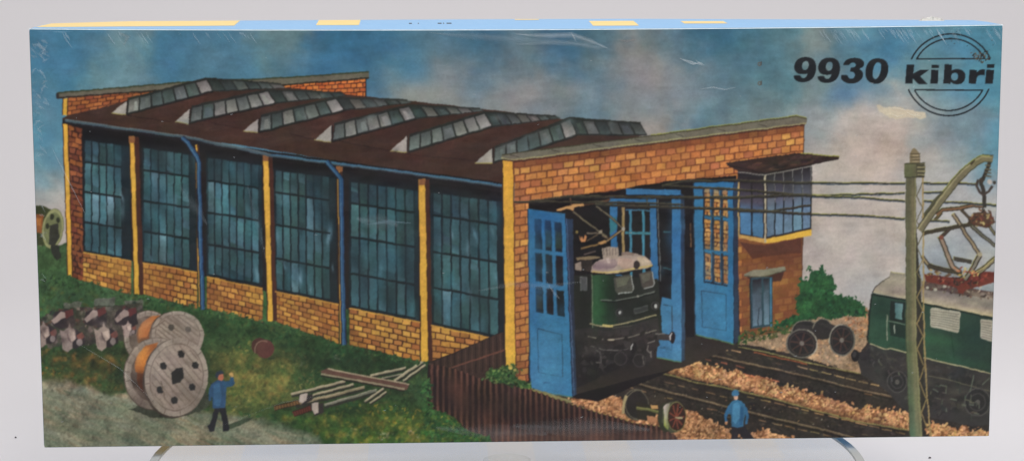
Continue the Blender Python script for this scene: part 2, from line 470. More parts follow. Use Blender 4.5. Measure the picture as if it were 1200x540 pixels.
def scatter(p, region, n, pal, smin, smax, z, ang=None, asp=2.2, spread=.5, jt=.15):
    x0 = min(a for a, b in region); x1 = max(a for a, b in region); y0 = min(b for a, b in region); y1 = max(b for a, b in region)
    k_ = 0; tries = 0
    while k_ < n and tries < n*20:
        tries += 1
        x, y = random.uniform(x0, x1), random.uniform(y0, y1)
        if not inside(x, y, region): continue
        s_ = random.uniform(smin, smax); a = (random.uniform(0, math.pi) if ang is None else ang+random.uniform(-spread, spread))
        l, w_ = s_*asp**.5/1, s_/asp**.5
        ca, sa = math.cos(a), math.sin(a)
        m_ = random.choice((4, 5, 6))
        P = []
        for i in range(m_):
            t = 2*math.pi*i/m_+random.uniform(-.3, .3); rr = random.uniform(.65, 1.1)*.5
            P.append((x+l*rr*math.cos(t)*ca-w_*rr*math.sin(t)*sa, y+l*rr*math.cos(t)*sa+w_*rr*math.sin(t)*ca))
        c = jit(random.choice(pal), jt)
        p.add(P, [c]*m_, [tuple(range(m_))], z+(k_ % 67)*.05); k_ += 1
def rough(pts, amp, step=4):
    out = []
    n = len(pts)
    for i in range(n):
        a, b = pts[i], pts[(i+1) % n]; l = math.hypot(b[0]-a[0], b[1]-a[1]); k_ = max(1, int(l/step))
        for j in range(k_):
            t = j/k_; out.append((a[0]+(b[0]-a[0])*t+random.uniform(-amp, amp), a[1]+(b[1]-a[1])*t+random.uniform(-amp, amp)))
    return out
def fbm(x, y, s, seed=0, o=4):
    return mnoise.fractal(Vector((x/s, y/s, seed)), .9, 2.1, o)
def field(ctrl, sig):
    def F(x, y):
        W_ = 1e-9; r = [0, 0, 0]
        for (cx, cy, c, *k_) in ctrl:
            s_ = k_[0] if k_ else sig
            d = ((x-cx)**2+(y-cy)**2)/(s_*s_)
            w_ = math.exp(-.5*d)+1e-5/(1+d); W_ += w_
            for i in range(3): r[i] += w_*c[i]
        return [a/W_ for a in r]
    return F
def gridp(p, fx0, fx1, fy0, fy1, nx, ny, colf, z):
    """grid in picture coordinates; fx0.. are functions giving the borders"""
    pts = []; cols = []; fs = []
    for j in range(ny+1):
        for i in range(nx+1):
            u = i/nx; v_ = j/ny
            x = 600
            for _ in range(3):
                ya, yb = fy0(x), fy1(x); y = ya+(yb-ya)*v_
                x = fx0(y)+(fx1(y)-fx0(y))*u
            pts.append((x, y)); cols.append(colf(x, y))
    for j in range(ny):
        for i in range(nx):
            a = j*(nx+1)+i; fs.append((a, a+1, a+nx+2, a+nx+1))
    p.add(pts, cols, fs, z)
LX = lambda y: 33.2+15.5*(y-32.2)/490.6
RX = lambda y: 1176.9-18*(y-30.5)/482.2
TY = lambda x: 32.0-1.7*(x-33)/1143
BY = lambda x: 523.2-10.1*(x-49)/1109.5
# ---- sky
SKY = [(45,60,(72,118,150)),(100,60,(66,112,145)),(60,110,(72,122,152)),(150,45,(112,138,148),16),(140,75,(96,130,146),18),(200,65,(68,114,146)),(250,50,(72,112,140)),
 (120,90,(105,135,148),16),(325,52,(104,124,130),20),(290,75,(80,122,150)),(370,75,(62,108,145)),(440,55,(56,98,130)),(430,95,(66,110,145)),(520,45,(80,115,138),22),
 (480,85,(96,120,132),26),(500,105,(140,138,134),24),(560,60,(60,100,132),22),(570,95,(108,122,132)),(610,110,(132,132,134)),(620,70,(100,118,132)),(655,62,(58,100,134),20),
 (660,105,(112,126,138)),(690,120,(90,118,140),18),(700,60,(78,108,128),20),(725,90,(122,126,130),24),(770,85,(134,130,132),28),(750,125,(142,138,138),28),(800,105,(96,120,136),18),
 (815,125,(88,118,140),20),(790,60,(70,106,130),20),(840,50,(60,102,130)),(850,90,(86,118,134)),(880,70,(76,112,132)),(870,125,(104,124,134)),(925,70,(86,120,136)),(955,60,(128,132,132),14),
 (985,60,(80,116,138),14),(965,105,(112,128,136),16),(985,115,(72,116,150),14),(1010,95,(84,124,150),14),(1040,50,(66,116,152),18),(1010,40,(96,130,148),16),(1090,85,(112,140,148),18),(1085,45,(88,128,148)),
 (1150,50,(78,128,154),16),(1165,90,(84,134,156),16),(955,150,(122,136,146),14),(1000,135,(164,152,150),22),(960,180,(140,142,148),14),(1040,125,(180,168,156),14),(1120,150,(112,134,150),18),
 (1030,165,(170,154,152),22),(1085,150,(136,144,150),14),(1160,180,(90,138,164),16),(1130,185,(124,140,152),18),(1100,200,(142,144,150),20),(1000,200,(176,162,160)),(960,220,(172,162,160)),
 (1000,260,(168,162,162)),(1030,280,(176,166,164)),(960,310,(168,160,162)),(1000,330,(176,168,168)),(1140,230,(146,150,160)),(1100,290,(142,150,162)),(1150,290,(140,148,158)),
 (45,170,(86,132,158)),(60,150,(80,130,160)),(55,205,(120,150,164)),(55,235,(168,162,162)),(60,270,(170,164,164)),(45,190,(104,142,162),14)]
skyf = field(SKY, 22)
def sky_col(x, y):
    n = fbm(x, y, 26, 3)*1.2; n2 = fbm(x, y, 7, 9, 3)
    c = skyf(x+15*fbm(x, y, 20, 21), y+13*fbm(x, y, 20, 31))
    k_ = .075*n+.045*n2
    c = [120+(q-120)*1.08 for q in c]
    return [max(0, min(255, a*(1+k_)*q)) for a, q in zip(c, (1.01, 1.0, .945))]
sky = part('printed_sky')
gridp(sky, LX, RX, TY, BY, 300, 130, sky_col, 0)
# ---- ground
def gtop(x): return 284+2*math.sin(x*.3) if x < 600 else 364
GR = [(45,300,(60,84,52)),(60,340,(54,82,52)),(120,350,(62,92,58)),(60,420,(52,78,44)),(110,425,(78,88,48)),(90,440,(92,84,44),14),(150,455,(50,70,42)),(230,370,(48,84,46)),(290,400,(52,86,48)),
 (260,420,(86,96,50),16),(290,440,(104,106,54),26),(330,430,(92,104,56),18),(300,470,(96,98,50),18),(360,410,(50,84,50)),(340,425,(84,98,54),12),(400,420,(36,66,38)),(350,440,(72,84,46)),(430,440,(46,72,46)),(400,490,(52,84,36)),(440,495,(74,92,38),20),(480,480,(50,80,38)),(510,500,(66,90,42)),
 (540,470,(44,74,44)),(550,510,(38,78,44)),(580,430,(44,52,40)),(240,400,(48,80,46)),(500,455,(50,70,50)),(190,500,(92,98,80)),(100,490,(88,96,78))]
grf = field(GR, 24)
def path_edge(x):
    P = [(40,437),(75,443),(105,452),(125,462),(150,458),(200,470),(245,484),(300,487),(320,490),(345,502),(372,508),(380,524)]
    for a, b in zip(P, P[1:]):
        if a[0] <= x <= b[0]: return a[1]+(b[1]-a[1])*(x-a[0])/(b[0]-a[0])
    return 600 if x > 380 else 437
def ground_col(x, y):
    if x > 640: c = (66, 58, 48)
    else:
        c = grf(x, y)
        e = y-path_edge(x)+5*fbm(x, y, 10, 4)
        if e > -3:
            t = min(1, (e+3)/6)
            s_ = fbm(x*.5+y*.9, y*1.6-x*.35, 11, 6)      # slanting streaks of the track
            pc = mix((122, 126, 110), (150, 130, 106), max(0, min(1, .35+.9*s_)))
            pc = mix(pc, (84, 102, 84), max(0, min(1, .1-1.1*fbm(x, y, 20, 8))))
            if y > 495: pc = mix(pc, (82, 98, 78), min(.55, (y-495)/40))
            c = mix(c, pc, t)
    n = .16*fbm(x, y, 6, 2)+.14*fbm(x, y, 18, 5)
    return [max(0, min(255, a*(1+n))) for a in c]
ground = part('printed_ground', M_ROUGH)
gridp(ground, LX, lambda y: 700, gtop, BY, 240, 90, ground_col, 6)
ground.poly([(640, 470), (660, 385), (860, 364), (1170, 364), (1170, 530), (640, 530)], (50, 46, 41), 5)
grass = part('grass', M_ROUGH, ground)
G1 = [(46, 320), (160, 345), (300, 375), (500, 420), (560, 440), (578, 519), (385, 521), (372, 508), (320, 492), (300, 487), (245, 480), (150, 458), (110, 452), (46, 436)]
scatter(grass, G1, 1500, [(44, 72, 42), (56, 84, 48), (66, 92, 52), (38, 60, 36), (78, 86, 46)], 2.5, 7, 8, jt=.12)
for (R_, n, pal) in (([(46, 405), (150, 420), (140, 455), (46, 436)], 210, [(140, 108, 52), (120, 84, 42), (96, 104, 52), (60, 84, 40)]),
    ([(240, 415), (300, 395), (345, 415), (330, 470), (270, 480), (265, 440)], 250, [(132, 122, 64), (112, 112, 56), (96, 102, 54), (70, 92, 48)]),
    ([(325, 488), (420, 470), (560, 490), (570, 515), (400, 519), (380, 510)], 460, [(150, 132, 52), (122, 116, 48), (60, 100, 38), (80, 112, 44), (38, 70, 30)]),
    ([(320, 425), (360, 415), (370, 450), (330, 455)], 90, [(140, 124, 76), (110, 112, 60), (70, 92, 48)])):
    scatter(grass, R_, n, pal, 1.8, 5.2, 12.5, jt=.12)
scatter(grass, [(170, 345), (300, 378), (480, 420), (470, 432), (340, 405), (170, 360)], 260, [(34, 66, 38), (44, 82, 46)], 2, 6, 12.5)
scatter(grass, [(330, 425), (500, 430), (540, 470), (500, 470), (380, 470), (330, 440)], 260, [(36, 56, 34), (44, 66, 42), (56, 78, 48)], 2, 6, 12.5)
for (x, y) in ((448, 505), (455, 509), (443, 511), (411, 503), (405, 505), (518, 507), (525, 503), (512, 510), (484, 512), (394, 415), (350, 425), (530, 500), (484, 505)):
    scatter(grass, [(x-6, y-3), (x+6, y-3), (x+6, y+4), (x-6, y+4)], 5, [(150, 148, 132), (126, 128, 104), (168, 150, 110)], 2, 5, 16)
stones = part('stones', M_ROUGH, ground)
for (x, y, a, b) in ((84, 357, 22, 11), (122, 353, 26, 13), (156, 354, 22, 10), (60, 372, 18, 8)):
    stones.poly(rough([(x-a/2, y-b/2+2), (x+a/2, y-b/2), (x+a/2-2, y+b/2), (x-a/2+1, y+b/2)], .8), (88, 92, 80), 17)
    stones.poly(rough([(x-a/2, y+b/2-3), (x+a/2-1, y+b/2-3), (x+a/2-2, y+b/2+2), (x-a/2+1, y+b/2+2)], .6), (50, 56, 44), 17.7)
path = part('path_streaks', M_ROUGH, ground)
scatter(path, [(50, 450), (120, 470), (250, 492), (370, 512), (370, 519), (52, 520)], 300, [(120, 104, 82), (104, 106, 84), (84, 96, 76), (134, 118, 92), (72, 88, 66)], 3, 11, 9, ang=.45, asp=5, spread=.2, jt=.08)

# ---- tracks and ballast
tr = part('track', M_ROUGH, ground)
tr.poly([(660, 440), (700, 405), (865, 398), (1010, 420), (1165, 455), (1165, 520), (880, 520), (800, 500), (690, 470)], (44, 40, 36), 20)
scatter(tr, [(690, 430), (860, 400), (1060, 440), (1060, 512), (900, 512), (800, 480), (700, 455)], 600, [(42, 40, 36), (60, 54, 46), (36, 34, 32), (76, 66, 52)], 2, 6, 21, ang=.27, asp=3, spread=.2)
BAL = {
 'a': [(664, 468), (676, 461), (690, 455), (700, 456), (714, 461), (727, 468), (740, 480), (775, 487), (800, 480), (812, 483), (825, 490), (840, 497), (853, 505), (856, 517), (790, 517), (740, 499), (700, 485), (680, 475)],
 'a2': [(868, 512), (885, 507), (895, 504), (905, 509), (930, 514), (930, 516), (868, 517)],
 'b': [(765, 428), (790, 427), (805, 428), (815, 423), (826, 427), (840, 430), (852, 437), (862, 434), (874, 440), (890, 443), (905, 447), (912, 453), (940, 458), (975, 469), (990, 474), (1000, 479), (1030, 480), (1064, 486), (1064, 504), (1030, 498), (1000, 493), (960, 482), (935, 475), (900, 465), (870, 457), (830, 448), (800, 441), (772, 434)],
 'b2': [(1086, 500), (1092, 497), (1102, 499), (1112, 501), (1120, 504), (1130, 499), (1138, 508), (1146, 504), (1156, 508), (1158, 514), (1086, 515)]}
for k_, P in BAL.items():
    b_ = part('ballast', M_ROUGH, ground)
    b_.poly(rough(P, 1.3, 3), (112, 74, 46), 26)
    x0 = min(a for a, _ in P); x1 = max(a for a, _ in P)
    area_ = sum(P[i][0]*P[(i+1) % len(P)][1]-P[(i+1) % len(P)][0]*P[i][1] for i in range(len(P)))/2
    n = int(abs(area_)/4.2)
    pal = [(190, 140, 98), (206, 158, 110), (172, 122, 82), (142, 98, 66), (194, 146, 108)]
    if k_ in ('b', 'b2'): pal += [(196, 160, 108), (180, 142, 90)]
    scatter(b_, P, int(n*.8), pal, 2.4, 6, 27, asp=1.8, jt=.1)
    for (ex, ey_) in rough(P, .8, 4): scatter(b_, [(ex-3, ey_-4), (ex+3, ey_-4), (ex+3, ey_+2), (ex-3, ey_+2)], 1, pal, 2, 5.5, 30, asp=1.8, jt=.1)
    scatter(b_, P, n//9, [(110, 74, 50), (92, 62, 44)], 1.2, 2.6, 31, asp=2, jt=.1)
gv = part('gravel', M_ROUGH, ground)
GV = [(858, 402), (876, 398), (893, 392), (915, 388), (935, 378), (960, 372), (985, 364), (1016, 361), (1016, 400), (1006, 414), (1018, 424), (1028, 432), (1034, 441), (1010, 440), (960, 425), (920, 413), (880, 405)]
gv.poly(rough(GV, .8, 4), (146, 124, 98), 24)
scatter(gv, GV, 520, [(160, 132, 104), (140, 120, 96), (176, 146, 112), (118, 98, 76), (150, 130, 112), (186, 150, 110)], 1.6, 4.5, 24.7, asp=1.8, jt=.1)
scatter(gv, [(985, 364), (1016, 361), (1016, 400), (995, 390)], 110, [(190, 140, 96), (166, 120, 84), (120, 84, 60)], 1.6, 4, 28.5, jt=.12)
scatter(gv, [(860, 395), (900, 385), (940, 376), (945, 384), (900, 398), (870, 402)], 90, [(92, 96, 60), (70, 84, 52), (126, 112, 84)], 2, 5, 28.5)
def rail(P, col, wd, hl, z):
    r = part('rail', M_ROUGH, ground)
    r.line([(x, y+wd*.8) for x, y in P], wd*1.6, (34, 30, 26), z)
    r.line(P, wd, col, z+.7); r.line([(x, y-wd*.35) for x, y in P], .8, hl, z+1.4)
rail([(700, 437), (760, 453), (800, 464), (860, 479), (900, 489), (960, 503), (1005, 515)], (98, 84, 66), 2.2, (128, 112, 84), 33)
rail([(738, 427.5), (774, 437), (811, 447.6), (848, 454.5), (900, 466.5), (960, 483), (1000, 494), (1062, 505)], (92, 84, 54), 1.8, (140, 134, 80), 33)
rail([(864, 407), (900, 414), (940, 424.5), (985, 434), (1012, 440), (1040, 447)], (96, 86, 54), 1.4, (138, 132, 84), 33)
rail([(812, 412), (860, 423), (910, 433.5), (960, 445.5), (1000, 456), (1064, 470)], (92, 76, 60), 2, (132, 114, 86), 33)
rail([(1086, 478), (1110, 482), (1140, 489)], (100, 56, 42), 1.5, (120, 72, 54), 33)
rail([(700, 421), (735, 427)], (120, 112, 88), 1.2, (150, 144, 110), 33)
sl = part('sleeper_ends', M_ROUGH, ground)
def dashes(P0, P1, n, l, col, z=36, w_=1.7):
    for i in range(n):
        t = (i+.5)/n; x, y = P0[0]+(P1[0]-P0[0])*t, P0[1]+(P1[1]-P0[1])*t
        if random.random() < .12: continue
        ll = l*random.uniform(.6, 1.1); sl.poly([(x, y), (x+ll, y+ll*.22), (x+ll+1, y+ll*.22+w_), (x+1, y+w_*.9)], jit(col, .2), z)
dashes((925, 427), (1040, 455), 8, 13, (146, 122, 86)); dashes((868, 409), (920, 421), 2, 34, (146, 84, 54))
dashes((990, 455), (1060, 473), 5, 12, (116, 84, 56)); dashes((862, 436), (925, 449), 4, 15, (158, 92, 62))
dashes((866, 462), (1055, 508), 12, 13, (132, 106, 70)); dashes((880, 490), (1000, 517), 8, 13, (128, 104, 72))
dashes((724, 450), (850, 484), 8, 12, (120, 92, 66)); dashes((752, 440), (850, 465), 6, 12, (104, 84, 62))
dashes((824, 405), (862, 411), 3, 10, (160, 130, 96)); dashes((815, 418), (870, 430), 3, 12, (134, 84, 60))
scatter(sl, [(700, 445), (860, 470), (1050, 505), (1000, 512), (860, 500), (700, 460)], 40, [(150, 140, 124), (128, 96, 66)], 1.2, 2.6, 37.5)

# ---- the engine shed
shed = part('printed_shed')
def sub(name, mat=None, label=None): return part(name, mat, shed, label)
SO = 40
DK = (26, 22, 22)
# back parapet
bw = sub('back_wall')
bw2 = sub('back_wall')
bricks(bw, [(79, 113), (200, 99), (200, 112), (79, 134)], 12, 4, [(150, 88, 50), (166, 100, 54), (132, 72, 44)], (74, 42, 30), SO)
bricks(bw2, [(318, 98), (429, 89), (429, 118), (318, 118)], 15, 5, [(196, 108, 54), (180, 92, 46), (206, 120, 60)], (70, 38, 28), SO)
bw2.line([(428.6, 89), (428.6, 112)], 1.2, DK, SO+2)
cp = sub('coping')
cp.poly([(66, 107), (130, 102), (215, 94.5), (320, 90), (432, 82.5), (432, 90), (330, 98), (215, 101), (165, 105.3), (66.5, 113)], (98, 94, 80), SO+2)
cp.line([(66, 107), (130, 102), (215, 94.5), (320, 90), (432, 82.7)], 1.8, (56, 62, 44), SO+3)
cp.line([(66.5, 113), (165, 105.8), (215, 101.5)], 1.8, (44, 34, 28), SO+3)
cp.line([(330, 98), (432, 90)], 1.8, (40, 34, 26), SO+3)
cp.poly([(65, 107.5), (68.5, 107), (69, 113), (65.5, 113.5)], (46, 42, 42), SO+3.7)
# roof
rf = sub('roof')
rf.poly([(73, 137), (80, 133.5), (133, 121), (160, 112), (245, 92), (330, 100), (430, 112), (560, 126), (650, 138), (757, 158), (700, 172), (592, 185), (591, 214), (430, 193), (300, 172), (180, 153), (73, 141)], (60, 42, 35), SO+4)
scatter(rf, [(150, 125), (250, 108), (420, 130), (620, 160), (590, 200), (400, 180), (120, 140)], 420, [(62, 43, 36), (58, 40, 34), (66, 46, 38), (60, 43, 37)], 6, 16, SO+4.6, ang=-.12, asp=5, spread=.15, jt=.03)
for P in ([(206, 134), (285, 150)], [(340, 156), (370, 163)], [(395, 164), (457, 176), (480, 180)], [(480, 181), (560, 188)], [(130, 131), (200, 141)]):
    rf.line(P, 1, (40, 27, 26), SO+8.5)
# skylights
def skylight(tri, fb, ft, bt, bb, nf, nb, lights=.35):
    s_ = sub('skylight')
    s_.poly([ft[0], ft[1], bt[0], bt[-1]] + [bb[-1]] + [bb[0], fb[1], fb[0]], (36, 38, 36), SO+10)
    s_.poly(tri, jit((160, 154, 146), .05), SO+11)
    s_.line([tri[0], tri[2]], 1.2, (146, 136, 84), SO+12); s_.line([tri[1], tri[2]], 1.3, DK, SO+12.6)
    for strip, n, dim in (((ft[0], ft[1], fb[1], fb[0]), nf, 1), ((bt[0], bt[-1], bb[-1], bb[0]), nb, .74)):
        F = homog(strip) if False else bilin(strip)
        for i in range(n):
            a, b = (i+.07)/n, (i+.93)/n
            if dim == 1: a, b = ((i+.08)/n)**1.0, ((i+.94)/n)
            r = random.random()
            c = (136, 136, 130) if r < lights*dim else ((106, 114, 110) if r < .72 else (82, 94, 92))
            if dim == 1 and i == n-1: c = (150, 146, 142)
            if dim < 1 and i == 0: c = (76, 90, 86)
            c = jit([q*dim for q in c], .07)
            c2 = jit([q*.68 for q in c], .05)
            s_.gpoly([F(a, .12), F(b, .12), F(b, .9), F(a, .9)], [c2, c2, c, jit(c, .08)], SO+11.2)
            if random.random() < .5:
                q1, q2 = sorted((random.uniform(.1, .9), random.uniform(.1, .9)))
                s_.poly([F(a+(b-a)*q1, .3), F(a+(b-a)*q2, .3), F(a+(b-a)*min(1, q2+.2), .85), F(a+(b-a)*q1, .85)], jit(c, .12), SO+11.9)
    s_.line([ft[0], ft[1]] + [bt[-1]], 1.5, (40, 42, 38), SO+12.6)
    s_.line([fb[0], fb[1]], 1.5, (34, 30, 28), SO+12.6)
    return s_
skylight([(130, 130.5), (149, 116), (147.5, 133)], ((148, 133), (250, 106)), ((150, 114), (241, 89.5)), ((241, 89.5), (329, 96.5)), ((250, 106), (335, 101.5)), 7, 6)
skylight([(205, 141), (223, 125), (221, 144)], ((222, 143.5), (323, 120.5)), ((224.5, 122.5), (314, 103.3)), ((314, 103.3), (400, 107)), ((323, 120.5), (406, 111)), 7, 6)
skylight([(285, 152), (303, 137), (302, 155)], ((303, 154.5), (403.5, 129)), ((305, 134), (393, 112.5)), ((393, 112.5), (477, 116)), ((403.5, 129), (483, 119.5)), 7, 6)
skylight([(368, 163), (389, 145), (388.5, 166)], ((389.5, 165.5), (488, 139)), ((391, 143.5), (478, 122)), ((478, 122), (562, 126)), ((488, 139), (568, 129)), 7, 6)
skylight([(457, 176), (476.5, 158), (476.5, 178)], ((477.5, 178), (577, 148.5)), ((479, 157.5), (567, 130)), ((567, 130), (651, 135.5)), ((577, 149), (657, 138.5)), 7, 7)
skylight([(556, 191), (576.5, 172.5), (577, 191)], ((577.5, 191), (676, 159)), ((579, 171.5), (667.5, 137.5)), ((667.5, 137.5), (750, 144)), ((676, 159), (758, 159)), 7, 6)
# eave shadow + long wall
lw = sub('long_wall')
lw.poly([(73, 142), (300, 174), (590, 214), (590, 398), (504, 383), (408, 362), (321, 342), (241, 323), (166, 306), (96, 294), (79, 290)], (30, 27, 28), SO+6)
PY = [(182, 134, 62), (166, 112, 54), (148, 94, 50), (194, 146, 70), (162, 110, 58)]
MO = (66, 40, 26)
def panel(x0, x1, t0, t1, b0, b1, nx, ny, pal=PY):
    pw = sub('brick_panel'); bricks(pw, [(x0, t0), (x1, t1), (x1, b1), (x0, b0)], nx, ny, pal, MO, SO+14, jag=.14)
    pw.line([(x0, t0), (x1, t1)], 1.6, (190, 146, 68), SO+16); return pw
panel(96, 153, 294, 304, 327, 344, 7, 6)
panel(166, 230, 306, 317.5, 343, 360, 8, 6)
panel(241, 307, 323, 337, 360, 377, 8, 6)
panel(321, 396, 340, 356, 375, 402, 8, 7)
panel(408, 491, 360, 377, 403, 423, 8, 7)
panel(504, 583, 380.5, 397, 426, 432, 7, 6)
br = sub('brick_column')
bricks(br, [(79, 144), (95.5, 148), (97, 328), (83, 322)], 2, 27, [(122, 70, 46), (106, 58, 42), (140, 84, 48)], (56, 32, 26), SO+14, jag=.4)
YE = (206, 158, 66)
def pilaster(x0, x1, yt, yb, x0b, x1b, xs_, col=YE):
    p = sub('pilaster')
    p.poly([(x1, yt+1), (x1+xs_, yt+1), (x1b+xs_, yb-2), (x1b, yb)], (66, 38, 30), SO+15)
    p.gpoly([(x0, yt), (x1, yt), (x1b, yb), (x0b, yb-1)], [jit(col, .02, 0)]*2+[mix(col, (205, 160, 60), .5)]*2, SO+15.6)
    p.line([(x0, yt), (x0b, yb-1)], 1, (52, 36, 26), SO+16.3); p.line([(x1, yt), (x1b, yb)], 1, (60, 40, 26), SO+16.3)
    return p
pilaster(73.2, 79, 143, 322, 78.5, 84, .5); pilaster(73, 79, 113.5, 134, 73, 79, .5)
pilaster(151, 157, 158, 345, 156.5, 162.5, 5)
pilaster(228.2, 231, 168, 358, 231.5, 233.5, 2)
pilaster(307, 314.5, 180, 376, 312.5, 319, 4.5)
pilaster(394.5, 398, 193, 402, 397, 400.5, 2)
pilaster(489.5, 498, 209, 423, 492, 501, 4.5)
PL = [p for p in PARTS if p.name == 'pilaster'][2:]
for x_, y_, k_ in ((154, 158, 0), (310.5, 180, 2), (397, 192.5, 3), (494, 209, 4)):
    PL[k_].poly([(x_-3.5, y_), (x_+4, y_+.5), (x_+3.6, y_+8), (x_-3.2, y_+7.5)], (132, 88, 56), SO+16.8)
# windows
def bay(q, cols, rows, nl, bright, zz=SO+8):
    wd = sub('window')
    wd.poly(list(q), (24, 33, 38), zz)
    F = homog(q); n = len(cols)-1
    for i in range(n):
        for j in range(len(rows)-1):
            a, b = cols[i], cols[i+1]; c, d = rows[j], rows[j+1]
            base = mix((44, 70, 74), (80, 124, 132), max(0, min(1, bright+random.uniform(-.4, .4)-.25*abs(j-1.6)+.2)))
            if random.random() < .05 and j >= 1: base = (104, 136, 148)
            if j == 0: base = mix(base, (34, 44, 50), .45)
            top = jit(base, .12); bot = jit(mix(base, random.choice([(40, 64, 70), (70, 108, 120), (52, 74, 66)]), .45), .1)
            e = .012
            wd.gpoly([F(a+e, c+.008), F(b-e, c+.008), F(b-e, d-.008), F(a+e, d-.008)], [top, jit(top, .06), bot, jit(bot, .08)], zz+.7)
            if random.random() < .4:
                y0 = random.uniform(c, d-.05); y1 = min(d-.01, y0+random.uniform(.04, .2))
                wd.gpoly([F(a+e, y0), F(b-e, y0+.02), F(b-e, y1), F(a+e, y1-.01)], [jit(base, .15)]*2+[jit(mix(base, (90, 126, 138), .4), .1)]*2, zz+1.4)
    for c in cols: wd.line([F(c, .0), F(c, .5), F(c, 1)], 1.5, (22, 28, 32), zz+2)
    for r in rows: wd.line([F(cols[0], r), F(cols[-1], r)], 1.8, (22, 30, 32), zz+2.7)
    wd.gpoly([F(0, 0), F(1, 0), F(1, .07), F(0, .07)], [(22, 20, 22)]*2+[(26, 32, 36)]*2, zz+3.4)
    return wd
def cs(a, b, n): return [a+(b-a)*i/n for i in range(n+1)]
bay([(97, 153), (152, 160), (152.5, 303), (97, 294)], cs(.02, .82, 5), [.02, .25, .50, .75, .99], 5, .62)
bay([(166, 162), (229, 171), (229.5, 316), (166, 306)], cs(.02, .88, 6), [.02, .25, .5, .75, .99], 6, .66)
bay([(241, 173), (306, 182), (306.5, 334), (241, 322)], cs(.02, .95, 7), [.02, .25, .5, .75, .99], 7, .6)
bay([(320, 188), (393, 197), (394, 354), (321, 339)], cs(.02, .90, 7), [.02, .24, .49, .75, .99], 7, .45)
bay([(408, 201), (489, 212), (490, 375), (408, 359)], cs(.02, .95, 7), [.02, .23, .48, .75, .99], 7, .4)
bay([(504, 214), (588, 225), (590, 397), (504, 379.5)], cs(.03, .93, 7), [.02, .23, .49, .74, .99], 7, .4)
# gutter and downpipes
BL = (58, 92, 118)
gt = sub('gutter')
gt.line([(73, 141), (150, 151.5), (220, 163), (300, 177), (450, 199.5), (589, 219)], 4.5, (30, 28, 32), SO+18)
gt.line([(76, 139.5), (220, 159.5), (317, 181), (450, 198), (588, 217.5)], 3.4, (68, 84, 92), SO+18.7)
gt.line([(317, 180), (450, 197.3), (588, 216.5)], 1.8, (66, 104, 128), SO+19.4)
gt.line([(76, 138.5), (220, 158.3), (317, 179.5)], 1.1, (96, 108, 110), SO+19.4)
for (P, w_) in (([(213, 160), (220, 166), (230, 182), (232.5, 190), (233.6, 260), (236.5, 361)], 4.6), ([(382, 188), (390, 197), (399, 209), (400.2, 300), (402, 403)], 4.8)):
    d_ = sub('downpipe'); d_.line(P, w_+1.6, (28, 32, 44), SO+20)
    d_.line(P, w_*.86, (42, 76, 110), SO+20.7); d_.line([(x-.9, y) for x, y in P], .9, (80, 114, 138), SO+21.4)
# front parapet and wall
fw = sub('front_wall')
PO = [(190, 128, 70), (182, 116, 66), (196, 144, 76), (174, 108, 62), (188, 124, 66), (194, 134, 76), (168, 104, 68), (186, 122, 68)]
bricks(fw, [(602, 188), (942, 146), (938, 384), (602, 449)], 29, 31, PO, (104, 62, 40), SO+22, persp=True, jag=.12, m=.13,
       dark=lambda u, v_: (.28 if u > .76 and v_ > .5 else 0)+(.22 if v_ < .035 else 0)+max(0, .14*(v_-.35)))
fw.line([(941.8, 147), (938, 386)], 1.2, (60, 44, 34), SO+24)
co = sub('coping')
co.poly([(587, 181), (758, 160), (933, 137), (945.5, 140), (945, 145.5), (760, 168), (601, 188), (586.5, 184.5)], (104, 100, 86), SO+25)
for i in range(7):
    t0 = i/7; x = 600+340*t0; co.line([(x-3, 181-41*t0), (x+7, 184-41.5*t0)], .9, (66, 62, 54), SO+25.7)
co.line([(586.5, 184.5), (601, 187.3), (760, 167.2), (945, 145)], 1.5, (146, 140, 100), SO+26.4)
co.line([(601, 189.5), (760, 169.2), (943, 147)], 2, (70, 40, 30), SO+25.5)
co.line([(587, 181), (758, 160), (933, 137), (945.5, 140)], 1.3, (60, 58, 42), SO+26.4); co.line([(762, 158.3), (933, 135.8), (945, 138.8)], .9, (146, 148, 78), SO+27)
cpi = sub('pilaster')
cpi.gpoly([(588.5, 187), (600.5, 189.5), (603, 446), (591, 436)], [(214, 160, 62), (210, 156, 60), (212, 166, 66), (216, 170, 70)], SO+25)
cpi.line([(601, 189), (603.3, 446)], 1.1, (92, 56, 34), SO+26); cpi.line([(588.3, 187), (591, 438)], 1.2, (58, 42, 30), SO+26)
